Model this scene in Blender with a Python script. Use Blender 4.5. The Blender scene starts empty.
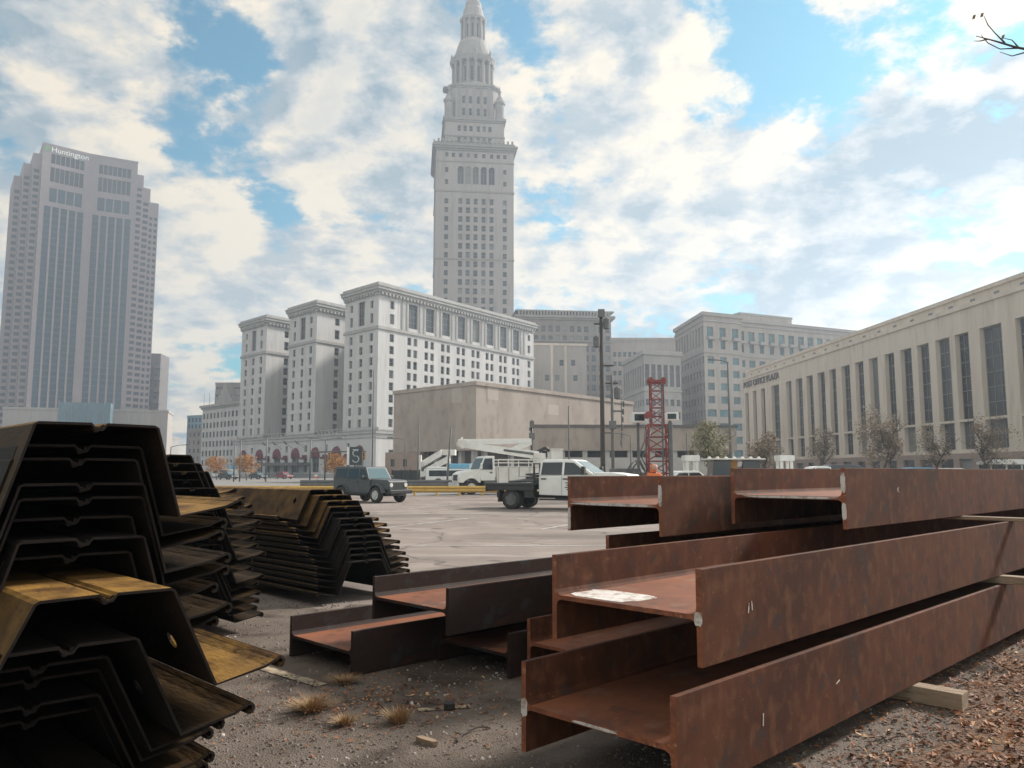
import bpy, bmesh, math, random
from mathutils import Vector, Matrix, Euler
random.seed(11)
C = bpy.context.scene.collection
SC = bpy.context.scene
R = math.radians

# ------------------------------------------------------------------ camera
CAMH, F, HOR = 1.55, 800.0, 472.0
PITCH = math.atan((HOR - 384.0) / F)
cd = bpy.data.cameras.new('camera'); cam = bpy.data.objects.new('camera', cd); C.objects.link(cam)
cam.location = (0, 0, CAMH); cam.rotation_euler = (math.pi / 2 + PITCH, 0, 0)
cd.sensor_width = 36.0; cd.lens = F / 1024 * 36.0; cd.clip_start = 0.1; cd.clip_end = 6000
SC.camera = cam

# ------------------------------------------------------------------ light
SUN_AZ, SUN_EL = 54.0, 32.0
S = Vector((math.sin(R(SUN_AZ)) * math.cos(R(SUN_EL)), math.cos(R(SUN_AZ)) * math.cos(R(SUN_EL)), math.sin(R(SUN_EL))))
ld = bpy.data.lights.new('sun', 'SUN'); sun = bpy.data.objects.new('sun', ld); C.objects.link(sun)
ld.energy = 4.6; ld.angle = R(8); ld.color = (1.0, 0.945, 0.87)
sun.rotation_euler = S.to_track_quat('Z', 'Y').to_euler(); sun.location = (60, 40, 90)

SC.view_settings.view_transform = 'Standard'; SC.view_settings.look = 'None'
SC.view_settings.exposure = 0.83; SC.view_settings.gamma = 1.0; SC.view_settings.use_curve_mapping = False


def ray(px, py):
    a = 384.0 - py
    return Vector((px - 512.0, F * math.cos(PITCH) - a * math.sin(PITCH), a * math.cos(PITCH) + F * math.sin(PITCH)))


def at(px, py, Y):
    r = ray(px, py); k = Y / r.y
    return Vector((r.x * k, Y, CAMH + r.z * k))


def gr(px, py):
    r = ray(px, py); k = -CAMH / r.z
    return Vector((r.x * k, r.y * k, 0))


# ------------------------------------------------------------------ world
W = bpy.data.worlds.new('World'); SC.world = W; W.use_nodes = True
nt = W.node_tree; nt.nodes.clear()
N = nt.nodes.new; LK = nt.links.new


def wmath(op, a, b=None, c=None):
    n = N('ShaderNodeMath'); n.operation = op
    for i, v in enumerate((a, b, c)):
        if v is None: continue
        if isinstance(v, (int, float)): n.inputs[i].default_value = v
        else: LK(v, n.inputs[i])
    return n.outputs[0]


tc = N('ShaderNodeTexCoord'); sep = N('ShaderNodeSeparateXYZ'); LK(tc.outputs['Generated'], sep.inputs[0])
zz = wmath('ADD', wmath('MAXIMUM', sep.outputs[2], 0.0), 0.30)
cx = wmath('DIVIDE', sep.outputs[0], zz); cy = wmath('DIVIDE', sep.outputs[1], zz)
cmb = N('ShaderNodeCombineXYZ'); LK(cx, cmb.inputs[0]); LK(cy, cmb.inputs[1]); cmb.inputs[2].default_value = 3.7


def cloud_noise(off, scale, detail, rough):
    ad = N('ShaderNodeVectorMath'); ad.operation = 'ADD'; LK(cmb.outputs[0], ad.inputs[0]); ad.inputs[1].default_value = off
    n = N('ShaderNodeTexNoise'); n.inputs['Scale'].default_value = scale; n.inputs['Detail'].default_value = detail
    n.inputs['Roughness'].default_value = rough; n.inputs['Distortion'].default_value = 0.15
    LK(ad.outputs[0], n.inputs['Vector']); return n.outputs[0]


def two(off):
    a = cloud_noise(off, 2.4, 8, 0.55); b = cloud_noise((off[0] + 7, off[1], off[2]), 6.6, 9, 0.60)
    return wmath('ADD', wmath('MULTIPLY', a, 0.58), wmath('MULTIPLY', b, 0.42))


n1 = two((0, 0, 0)); n2 = two((0.060, 0.035, 0))
nf = cloud_noise((5, 2, 1), 20.0, 5, 0.6)
# broad clear and thick areas of this sky, as directions on the dome
bias = None
for (px, py, amp, p) in ((215, 45, -0.133, 500), (255, 95, -0.101, 900), (185, 150, -0.078, 700), (255, 165, -0.062, 900), (545, 60, -0.125, 900), (505, 20, -0.094, 1500),
                         (575, 165, -0.078, 1500), (560, 225, -0.078, 2500), (740, 25, -0.117, 350), (800, 75, -0.101, 700), (620, 160, -0.078, 2000),
                         (930, 20, -0.101, 500), (275, 200, -0.062, 1500), (345, 30, .06, 300), (760, 230, -0.055, 2500), (285, 215, -0.047, 1500), (700, 110, -0.039, 2500),
                         (80, 60, .10, 150), (380, 110, .11, 120), (620, 60, .10, 400), (960, 100, .12, 400), (850, 190, .10, 150), (220, 270, .08, 80), (640, 260, .07, 80)):
    d = ray(px, py).normalized()
    dp = N('ShaderNodeVectorMath'); dp.operation = 'DOT_PRODUCT'; LK(tc.outputs['Generated'], dp.inputs[0]); dp.inputs[1].default_value = d
    v = wmath('MULTIPLY', wmath('POWER', wmath('MAXIMUM', dp.outputs['Value'], 0.0), p), amp)
    bias = v if bias is None else wmath('ADD', bias, v)
dens = wmath('ADD', wmath('ADD', n1, bias), wmath('MULTIPLY', wmath('SUBTRACT', nf, 0.5), 0.15))
mr = N('ShaderNodeMapRange'); mr.interpolation_type = 'SMOOTHSTEP'; LK(dens, mr.inputs[0])
mr.inputs[1].default_value = 0.43; mr.inputs[2].default_value = 0.515
mask = mr.outputs[0]
shd = N('ShaderNodeMapRange'); LK(wmath('SUBTRACT', n1, n2), shd.inputs[0]); shd.inputs[1].default_value = -0.062; shd.inputs[2].default_value = 0.055
thick = N('ShaderNodeMapRange'); LK(dens, thick.inputs[0]); thick.inputs[1].default_value = 0.52; thick.inputs[2].default_value = 0.78
bright = wmath('SUBTRACT', wmath('ADD', wmath('MULTIPLY', shd.outputs[0], 0.85), 0.22), wmath('MULTIPLY', thick.outputs[0], 0.45))
dsun = N('ShaderNodeVectorMath'); dsun.operation = 'DOT_PRODUCT'; LK(tc.outputs['Generated'], dsun.inputs[0]); dsun.inputs[1].default_value = S
glow = wmath('POWER', wmath('MAXIMUM', dsun.outputs['Value'], 0.0), 5.0)
bright = wmath('ADD', bright, wmath('MULTIPLY', glow, 0.05))
for (px, py, amp, p) in ((880, 150, -.62, 400), (985, 150, -.62, 500), (640, 325, -.32, 300), (800, 300, -.28, 200), (60, 40, -.10, 120), (345, 60, -.12, 120),
                         (930, 95, .30, 700), (1000, 215, .25, 500), (600, 270, .22, 500), (780, 200, .14, 500), (640, 90, .12, 300), (250, 260, .12, 100), (100, 90, .14, 500)):
    d = ray(px, py).normalized()
    dp = N('ShaderNodeVectorMath'); dp.operation = 'DOT_PRODUCT'; LK(tc.outputs['Generated'], dp.inputs[0]); dp.inputs[1].default_value = d
    bright = wmath('ADD', bright, wmath('MULTIPLY', wmath('POWER', wmath('MAXIMUM', dp.outputs['Value'], 0.0), p), amp))
cr = N('ShaderNodeValToRGB'); LK(bright, cr.inputs[0])
e = cr.color_ramp.elements
e[0].position = 0.0; e[0].color = (0.19, 0.31, 0.40, 1)
e[1].position = 0.95; e[1].color = (1.0, 0.87, 0.68, 1)
m = e.new(0.45); m.color = (0.54, 0.57, 0.58, 1)
sky = N('ShaderNodeTexSky'); sky.sky_type = 'NISHITA'; sky.sun_disc = False
sky.sun_elevation = R(SUN_EL); sky.sun_rotation = R(SUN_AZ); sky.air_density = 1.0; sky.dust_density = 0.6; sky.ozone_density = 1.6
tint = N('ShaderNodeMixRGB'); tint.blend_type = 'MULTIPLY'; tint.inputs[0].default_value = 1.0; LK(sky.outputs[0], tint.inputs[1]); tint.inputs[2].default_value = (0.17, 1.06, 1.12, 1)
b1 = N('ShaderNodeBackground'); LK(tint.outputs[0], b1.inputs[0]); b1.inputs[1].default_value = 0.062
b2 = N('ShaderNodeBackground'); LK(cr.outputs[0], b2.inputs[0]); back = N('ShaderNodeMapRange'); LK(sep.outputs[1], back.inputs[0]); back.inputs[1].default_value = 0.15; back.inputs[2].default_value = -0.7  # unseen clouds behind the camera are brightened to fill the building fronts
back.inputs[3].default_value = 0.57; back.inputs[4].default_value = 1.08; LK(back.outputs[0], b2.inputs[1])
mx = N('ShaderNodeMixShader'); LK(mask, mx.inputs[0]); LK(b1.outputs[0], mx.inputs[1]); LK(b2.outputs[0], mx.inputs[2])
wo = N('ShaderNodeOutputWorld'); LK(mx.outputs[0], wo.inputs[0])


# ------------------------------------------------------------------ materials
def mat(name, col, col2=None, scale=3.0, rough=0.8, metal=0.0, bump=0.0, bscale=None, detail=6, lo=.35, hi=.65, stretch=(1, 1, 1), vary=0.0, spec=0.5, coord='Object', col3=None, s3=20.0, lo3=.6, hi3=.7):
    m = bpy.data.materials.new(name); m.use_nodes = True
    t = m.node_tree; p = t.nodes['Principled BSDF']
    p.inputs['Roughness'].default_value = rough; p.inputs['Metallic'].default_value = metal
    p.inputs['Specular IOR Level'].default_value = spec
    p.inputs['Base Color'].default_value = (*col, 1)
    tcn = t.nodes.new('ShaderNodeTexCoord'); mp = t.nodes.new('ShaderNodeMapping'); mp.inputs['Scale'].default_value = stretch
    t.links.new(tcn.outputs[coord], mp.inputs[0])
    out = None
    if col2:
        n = t.nodes.new('ShaderNodeTexNoise'); n.inputs['Scale'].default_value = scale; n.inputs['Detail'].default_value = detail; n.inputs['Roughness'].default_value = .65
        t.links.new(mp.outputs[0], n.inputs['Vector'])
        r = t.nodes.new('ShaderNodeMapRange'); r.inputs[1].default_value = lo; r.inputs[2].default_value = hi; t.links.new(n.outputs[0], r.inputs[0])
        x = t.nodes.new('ShaderNodeMixRGB'); x.inputs[1].default_value = (*col, 1); x.inputs[2].default_value = (*col2, 1); t.links.new(r.outputs[0], x.inputs[0])
        out = x.outputs[0]
        if col3:
            n3 = t.nodes.new('ShaderNodeTexNoise'); n3.inputs['Scale'].default_value = s3; n3.inputs['Detail'].default_value = 4
            t.links.new(mp.outputs[0], n3.inputs['Vector'])
            r3 = t.nodes.new('ShaderNodeMapRange'); r3.inputs[1].default_value = lo3; r3.inputs[2].default_value = hi3; t.links.new(n3.outputs[0], r3.inputs[0])
            x3 = t.nodes.new('ShaderNodeMixRGB'); t.links.new(out, x3.inputs[1]); x3.inputs[2].default_value = (*col3, 1); t.links.new(r3.outputs[0], x3.inputs[0])
            out = x3.outputs[0]
    if vary:
        oi = t.nodes.new('ShaderNodeObjectInfo'); hs = t.nodes.new('ShaderNodeHueSaturation')
        r2 = t.nodes.new('ShaderNodeMapRange'); r2.inputs[3].default_value = 1 - vary; r2.inputs[4].default_value = 1 + vary; t.links.new(oi.outputs['Random'], r2.inputs[0])
        t.links.new(r2.outputs[0], hs.inputs['Value'])
        if out: t.links.new(out, hs.inputs['Color'])
        else: hs.inputs['Color'].default_value = (*col, 1)
        out = hs.outputs[0]
    if out: t.links.new(out, p.inputs['Base Color'])
    if bump:
        nb = t.nodes.new('ShaderNodeTexNoise'); nb.inputs['Scale'].default_value = bscale or scale * 6; nb.inputs['Detail'].default_value = 5
        t.links.new(mp.outputs[0], nb.inputs['Vector'])
        b = t.nodes.new('ShaderNodeBump'); b.inputs['Strength'].default_value = bump; b.inputs['Distance'].default_value = 0.02
        t.links.new(nb.outputs[0], b.inputs['Height']); t.links.new(b.outputs[0], p.inputs['Normal'])
    return m


M = {}
M['letter_grey'] = mat('grey_sign_letter', (.45, .50, .50), None, rough=.5)
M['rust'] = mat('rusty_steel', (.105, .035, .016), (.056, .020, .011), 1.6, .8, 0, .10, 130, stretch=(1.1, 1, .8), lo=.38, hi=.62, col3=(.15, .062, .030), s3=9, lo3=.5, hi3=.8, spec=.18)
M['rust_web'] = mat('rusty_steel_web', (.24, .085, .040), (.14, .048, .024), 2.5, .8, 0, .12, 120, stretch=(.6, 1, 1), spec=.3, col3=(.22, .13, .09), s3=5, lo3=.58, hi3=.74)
M['rust_end'] = mat('flame_cut_rusty_edge', (.27, .085, .035), (.13, .042, .022), 9, .75, 0, .5, 50, col3=(.46, .27, .14), s3=14, lo3=.6, hi3=.7)
M['rust_dark'] = mat('dark_mill_steel', (.020, .013, .012), (.036, .018, .013), 2.2, .7, 0, .1, 120, stretch=(.5, 1, 1.5), col3=(.055, .022, .012), s3=6, lo3=.6, hi3=.75, spec=.25)
def skylit(m, dust, sky_gold2, lo=.35, hi=.8, shaded=False):
    """golden skylight painted into the colour of faces that look up"""
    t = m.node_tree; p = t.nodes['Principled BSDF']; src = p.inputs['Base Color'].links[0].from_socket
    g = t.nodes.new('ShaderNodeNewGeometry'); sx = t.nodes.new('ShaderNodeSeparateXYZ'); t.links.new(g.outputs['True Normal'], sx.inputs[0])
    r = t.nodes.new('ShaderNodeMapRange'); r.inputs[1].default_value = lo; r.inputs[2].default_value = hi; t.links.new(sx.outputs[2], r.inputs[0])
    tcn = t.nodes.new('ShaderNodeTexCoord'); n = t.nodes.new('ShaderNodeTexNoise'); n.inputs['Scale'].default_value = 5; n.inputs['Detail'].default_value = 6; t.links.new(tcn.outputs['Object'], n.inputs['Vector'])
    x0 = t.nodes.new('ShaderNodeMixRGB'); x0.inputs[1].default_value = (*dust, 1); x0.inputs[2].default_value = (*sky_gold2, 1)
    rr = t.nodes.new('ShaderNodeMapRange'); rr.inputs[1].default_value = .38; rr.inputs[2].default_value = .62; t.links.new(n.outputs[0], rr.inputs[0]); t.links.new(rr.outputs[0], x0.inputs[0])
    if shaded:                      # inside a nest only the side flanges, which stick out, get the painted light
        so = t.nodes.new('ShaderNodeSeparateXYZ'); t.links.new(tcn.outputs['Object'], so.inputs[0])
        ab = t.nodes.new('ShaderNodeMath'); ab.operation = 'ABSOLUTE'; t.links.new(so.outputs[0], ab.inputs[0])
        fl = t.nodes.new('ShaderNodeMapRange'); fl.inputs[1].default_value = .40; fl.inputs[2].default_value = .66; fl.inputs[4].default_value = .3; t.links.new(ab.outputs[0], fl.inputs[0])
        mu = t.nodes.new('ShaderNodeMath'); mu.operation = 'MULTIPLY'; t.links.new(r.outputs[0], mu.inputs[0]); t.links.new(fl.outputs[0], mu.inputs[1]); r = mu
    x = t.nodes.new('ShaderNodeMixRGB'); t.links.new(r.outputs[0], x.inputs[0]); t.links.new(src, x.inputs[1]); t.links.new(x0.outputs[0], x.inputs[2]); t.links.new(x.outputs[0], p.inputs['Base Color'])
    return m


M['pile_end'] = mat('shaded_pile_end', (.007, .005, .005), (.016, .009, .006), 14, .75, spec=.2)  # near-black: shade on the end faces is put into the colour
M['pile'] = skylit(mat('weathered_sheet_pile_steel', (.013, .008, .006), (.030, .017, .009), 2.0, .7, 0, .25, 60, stretch=(1, .25, 1), vary=.25, lo=.4, hi=.68, col3=(.008, .006, .006), s3=6, lo3=.54, hi3=.72, spec=.2), (.27, .145, .034), (.085, .042, .014), .2, .75)
M['pile_shaded'] = skylit(mat('shaded_sheet_pile_steel', (.007, .005, .004), (.016, .010, .006), 2.0, .7, 0, .25, 60, stretch=(1, .25, 1), vary=.25, lo=.4, hi=.68, col3=(.008, .006, .006), s3=6, lo3=.54, hi3=.72, spec=.2), (.27, .145, .034), (.085, .042, .014), .2, .75, True)  # darker copy of the pile steel, shade between nested piles painted in
M['white_paint'] = mat('white_marking_paint', (.58, .54, .50), (.22, .12, .08), 14, .7, lo=.48, hi=.66)
M['wood'] = mat('weathered_timber', (.34, .24, .16), (.20, .13, .085), 4, .85, 0, .4, 30, stretch=(.6, 6, 6))
M['asphalt'] = mat('worn_asphalt', (.175, .138, .118), (.25, .20, .172), .22, .9, 0, .5, 60, detail=10, coord='Object', col3=(.30, .25, .22), s3=.9, lo3=.52, hi3=.75)


def worn(m):
    t = m.node_tree; p = t.nodes['Principled BSDF']; src = p.inputs['Base Color'].links[0].from_socket
    tcn = t.nodes.new('ShaderNodeTexCoord')
    def layer(src, scale, stretch, col, lo, hi, detail=6, fac=.8, rot=0.0):
        mp = t.nodes.new('ShaderNodeMapping'); mp.inputs['Scale'].default_value = stretch; mp.inputs['Rotation'].default_value = (0, 0, rot); t.links.new(tcn.outputs['Object'], mp.inputs[0])
        n = t.nodes.new('ShaderNodeTexNoise'); n.inputs['Scale'].default_value = scale; n.inputs['Detail'].default_value = detail; t.links.new(mp.outputs[0], n.inputs['Vector'])
        r = t.nodes.new('ShaderNodeMapRange'); r.inputs[1].default_value = lo; r.inputs[2].default_value = hi; r.inputs[4].default_value = fac; t.links.new(n.outputs[0], r.inputs[0])
        x = t.nodes.new('ShaderNodeMixRGB'); t.links.new(r.outputs[0], x.inputs[0]); t.links.new(src, x.inputs[1]); x.inputs[2].default_value = (*col, 1); return x.outputs[0]
    c = layer(src, .35, (.25, 1, 1), (.10, .078, .066), .50, .68, rot=.12)          # dark tyre-worn streaks
    c = layer(c, .8, (.3, 1.6, 1), (.34, .29, .255), .60, .72, rot=-.3)             # pale dust streaks
    c = layer(c, 1.1, (1, 1, 1), (.06, .048, .042), .63, .70, 8)                     # oil spots
    v = t.nodes.new('ShaderNodeTexVoronoi'); v.feature = 'DISTANCE_TO_EDGE'; v.inputs['Scale'].default_value = .22
    nn = t.nodes.new('ShaderNodeTexNoise'); nn.inputs['Scale'].default_value = .9; nn.inputs['Detail'].default_value = 5; t.links.new(tcn.outputs['Object'], nn.inputs['Vector'])
    ad = t.nodes.new('ShaderNodeMixRGB'); ad.blend_type = 'ADD'; ad.inputs[0].default_value = 1.0; t.links.new(tcn.outputs['Object'], ad.inputs[1]); t.links.new(nn.outputs[1], ad.inputs[2]); t.links.new(ad.outputs[0], v.inputs['Vector'])
    r = t.nodes.new('ShaderNodeMapRange'); r.inputs[1].default_value = 0.0; r.inputs[2].default_value = .012; r.inputs[3].default_value = .8; r.inputs[4].default_value = 0; t.links.new(v.outputs[0], r.inputs[0])
    x = t.nodes.new('ShaderNodeMixRGB'); t.links.new(r.outputs[0], x.inputs[0]); t.links.new(c, x.inputs[1]); x.inputs[2].default_value = (.06, .05, .045, 1)
    t.links.new(x.outputs[0], p.inputs['Base Color'])


worn(M['asphalt'])


def flaked(m, specs):
    t = m.node_tree; p = t.nodes['Principled BSDF']; src = p.inputs['Base Color'].links[0].from_socket
    tcn = t.nodes.new('ShaderNodeTexCoord')
    for scale, stretch, col, lo, hi, fac in specs:
        mp = t.nodes.new('ShaderNodeMapping'); mp.inputs['Scale'].default_value = stretch; t.links.new(tcn.outputs['Object'], mp.inputs[0])
        n = t.nodes.new('ShaderNodeTexNoise'); n.inputs['Scale'].default_value = scale; n.inputs['Detail'].default_value = 9; n.inputs['Roughness'].default_value = .7; t.links.new(mp.outputs[0], n.inputs['Vector'])
        r = t.nodes.new('ShaderNodeMapRange'); r.inputs[1].default_value = lo; r.inputs[2].default_value = hi; r.inputs[4].default_value = fac; t.links.new(n.outputs[0], r.inputs[0])
        x = t.nodes.new('ShaderNodeMixRGB'); t.links.new(r.outputs[0], x.inputs[0]); t.links.new(src, x.inputs[1]); x.inputs[2].default_value = (*col, 1); src = x.outputs[0]
    t.links.new(src, p.inputs['Base Color'])


flaked(M['rust'], [(4.5, (1, 1, 1), (.045, .028, .024), .56, .60, .7), (26, (1, 1, 1), (.20, .085, .038), .60, .66, .7), (9, (4, 4, .35), (.17, .07, .035), .62, .70, .55), (60, (.08, 1, 1), (.23, .13, .08), .66, .70, .5)])
flaked(M['rust_web'], [(3.0, (1, 1, 1), (.085, .040, .026), .55, .62, .7), (30, (1, 1, 1), (.30, .15, .08), .61, .67, .6)])
flaked(M['rust_dark'], [(4, (1, 1, 1), (.045, .05, .052), .55, .64, .55), (24, (1, 1, 1), (.09, .036, .018), .60, .67, .7)])
flaked(M['pile'], [(14, (1, .4, 1), (.015, .010, .008), .58, .64, .7), (40, (1, .5, 1), (.30, .17, .06), .64, .69, .5)])
M['street'] = mat('street_asphalt', (.17, .16, .15), (.22, .20, .19), .5, .9, 0, .2, 30)
M['gravel'] = mat('gravelly_asphalt', (.105, .075, .056), (.175, .135, .108), 1.3, .95, 0, 1.0, 90, detail=12, col3=(.055, .035, .026), s3=2.2, lo3=.52, hi3=.68)
M['mulch'] = mat('leaf_litter_soil', (.10, .050, .026), (.17, .09, .045), 6, .95, 0, 1.0, 60, col3=(.05, .026, .016), s3=12, lo3=.5, hi3=.66)
M['stone_chip'] = mat('grey_gravel', (.23, .19, .165), (.10, .075, .06), 30, .9, col3=(.50, .45, .41), s3=5, lo3=.6, hi3=.64)
M['leaf_dry'] = mat('dry_fallen_leaf', (.29, .115, .042), (.14, .05, .022), 2.2, .75, lo=.42, hi=.58, col3=(.50, .30, .14), s3=6, lo3=.58, hi3=.66)
M['grass_dry'] = mat('dry_straw_grass', (.36, .24, .12), (.22, .11, .05), 8, .9)
M['line'] = mat('worn_line_paint', (.42, .40, .38), (.25, .23, .21), 3, .9, lo=.45, hi=.6)
M['line_yellow'] = mat('worn_yellow_line_paint', (.36, .28, .18), (.12, .09, .07), 9, .9, lo=.44, hi=.58)

M['lime'] = mat('pale_limestone', (.57, .55, .54), (.48, .46, .45), .35, .9, stretch=(1, 1, .10), col3=(.34, .32, .305), s3=1.1, lo3=.56, hi3=.85)
M['lime_trim'] = mat('limestone_trim', (.40, .385, .37), (.32, .30, .29), .4, .9)
M['tower'] = mat('tower_limestone', (.38, .34, .32), (.31, .28, .27), .3, .9, stretch=(1, 1, .08), col3=(.24, .22, .21), s3=.8, lo3=.54, hi3=.85)
M['tower_trim'] = mat('tower_limestone_trim', (.30, .275, .255), (.24, .22, .21), .3, .9)
M['po'] = mat('post_office_sandstone', (.68, .585, .49), (.58, .49, .405), .4, .9, stretch=(1, 1, .12), col3=(.40, .315, .25), s3=1.3, lo3=.56, hi3=.85)
M['po_base'] = mat('pinkish_base_stone', (.36, .27, .225), (.29, .215, .18), .6, .9)
M['pink'] = mat('pink_granite', (.30, .245, .25), (.25, .21, .22), .2, .75)
M['garage'] = mat('stained_concrete', (.42, .35, .30), (.32, .26, .22), .22, .9, stretch=(1, 1, .55), col3=(.25, .205, .18), s3=.9, lo3=.54, hi3=.82)
M['patch'] = mat('patched_concrete', (.47, .405, .35), (.42, .36, .31), .6, .9)
M['concrete'] = mat('plain_concrete', (.50, .47, .44), (.42, .39, .37), .8, .9)
M['brown_brick'] = mat('brown_grey_brick', (.27, .235, .215), (.22, .19, .18), .3, .9)
M['tan'] = mat('tan_stone', (.42, .375, .34), (.34, .30, .275), .4, .9, stretch=(1, 1, .12), col3=(.27, .235, .215), s3=1.2, lo3=.55, hi3=.85)
M['grey_stone'] = mat('grey_stone', (.38, .36, .345), (.32, .30, .29), .25, .9)
M['dark_bld'] = mat('dark_brown_cladding', (.10, .085, .08), (.14, .12, .115), .3, .7)
M['blue_bld'] = mat('blue_curtain_wall', (.12, .24, .32), (.16, .30, .38), .2, .3)
M['glass_blind'] = mat('blind_drawn_glass', (.20, .20, .19), (.12, .12, .12), .6, .35, vary=.5)
M['glass'] = mat('dark_window_glass', (.035, .04, .045), (.07, .075, .08), .21, .22, vary=.6)
M['spandrel'] = mat('dark_blue_spandrel', (.022, .04, .058), (.035, .055, .075), .5, .35)
M['glass_dark'] = mat('dark_tower_glass', (.02, .03, .04), (.04, .055, .065), .3, .2, vary=.3)
M['glass_blue'] = mat('blue_tinted_glass', (.018, .038, .06), (.03, .06, .085), .3, .18, vary=.25)
M['glass_teal'] = mat('teal_window_glass', (.06, .14, .16), (.10, .19, .21), .3, .2, vary=.3)
M['frame'] = mat('window_frame_grey', (.22, .21, .20), None, rough=.6)
M['bronze'] = mat('bronze_mullion', (.10, .08, .075), (.14, .11, .10), 1.0, .5)
M['black'] = mat('black_trim', (.018, .018, .019), (.03, .03, .03), 5, .55)
M['rubber'] = mat('tyre_rubber', (.022, .021, .021), (.04, .037, .034), 9, .85)
M['alloy'] = mat('grey_alloy', (.62, .62, .62), (.45, .45, .45), 8, .4, .2)
M['steel'] = mat('dull_grey_steel', (.16, .16, .16), (.10, .10, .10), 2, .55, .3)
M['pole'] = mat('weathered_grey_pole', (.15, .145, .14), (.10, .095, .09), 2, .8)
M['wood_pole'] = mat('brown_wood_pole', (.075, .066, .06), (.05, .045, .042), 3, .9, stretch=(3, 3, .4))
M['jeep'] = mat('slate_grey_car_paint', (.085, .095, .098), (.07, .078, .082), 3, .5, spec=.35)
M['white_car'] = mat('white_vehicle_paint', (.78, .78, .76), (.70, .69, .66), 2, .4)
M['white_dirty'] = mat('dusty_white_paint', (.72, .71, .68), (.58, .55, .51), 1.5, .55)
M['cargl'] = mat('car_window_glass', (.02, .03, .036), None, rough=.06)
M['windshield'] = mat('skylit_windshield_glass', (.10, .16, .18), None, rough=.08)  # pale teal base stands for sky reflected in the glass
M['lamp_glass'] = mat('clear_lamp_glass', (.7, .68, .62), None, rough=.2)
M['red_lens'] = mat('red_lens', (.4, .03, .02), None, rough=.25)
M['yellow'] = mat('yellow_rail_paint', (.62, .40, .10), (.50, .31, .08), 2, .6)
M['red_rig'] = mat('red_rig_paint', (.27, .055, .05), (.19, .045, .042), 3, .6)
M['orange'] = mat('orange_hi_vis_cloth', (.80, .20, .06), (.65, .15, .04), 6, .85)
M['orange_paint'] = mat('orange_machine_paint', (.66, .33, .08), (.5, .25, .06), 2, .6)
M['navy_cloth'] = mat('dark_work_trousers', (.03, .035, .05), (.045, .05, .06), 9, .9)
M['skin'] = mat('skin', (.50, .30, .22), None, rough=.6)
M['maroon'] = mat('maroon_awning_canvas', (.14, .028, .035), (.11, .02, .028), 2, .85)
M['red_car'] = mat('dark_red_car_paint', (.24, .03, .035), None, rough=.35)
M['dark_car'] = mat('dark_car_paint', (.03, .035, .04), None, rough=.35)
M['blue_car'] = mat('blue_car_paint', (.10, .33, .55), None, rough=.35)
M['bus_blue'] = mat('light_blue_panel', (.16, .42, .60), None, rough=.5)
M['sign_blue'] = mat('blue_sign_face', (.05, .22, .40), None, rough=.5)
M['sign_black'] = mat('black_sign_face', (.02, .03, .035), None, rough=.5)
M['bark'] = mat('tree_bark', (.085, .065, .055), (.05, .04, .034), 6, .95, 0, .5, 20, stretch=(2, 2, .5))
M['leaf_olive'] = mat('olive_autumn_leaf', (.14, .13, .055), (.20, .165, .075), .6, .8, vary=.1)
M['leaf_thin'] = mat('faded_autumn_leaf', (.23, .165, .105), (.16, .115, .07), .8, .85)
M['leaf_orange'] = mat('orange_autumn_leaf', (.42, .20, .05), (.33, .14, .04), .8, .8)
M['lime'].use_backface_culling = False


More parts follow.
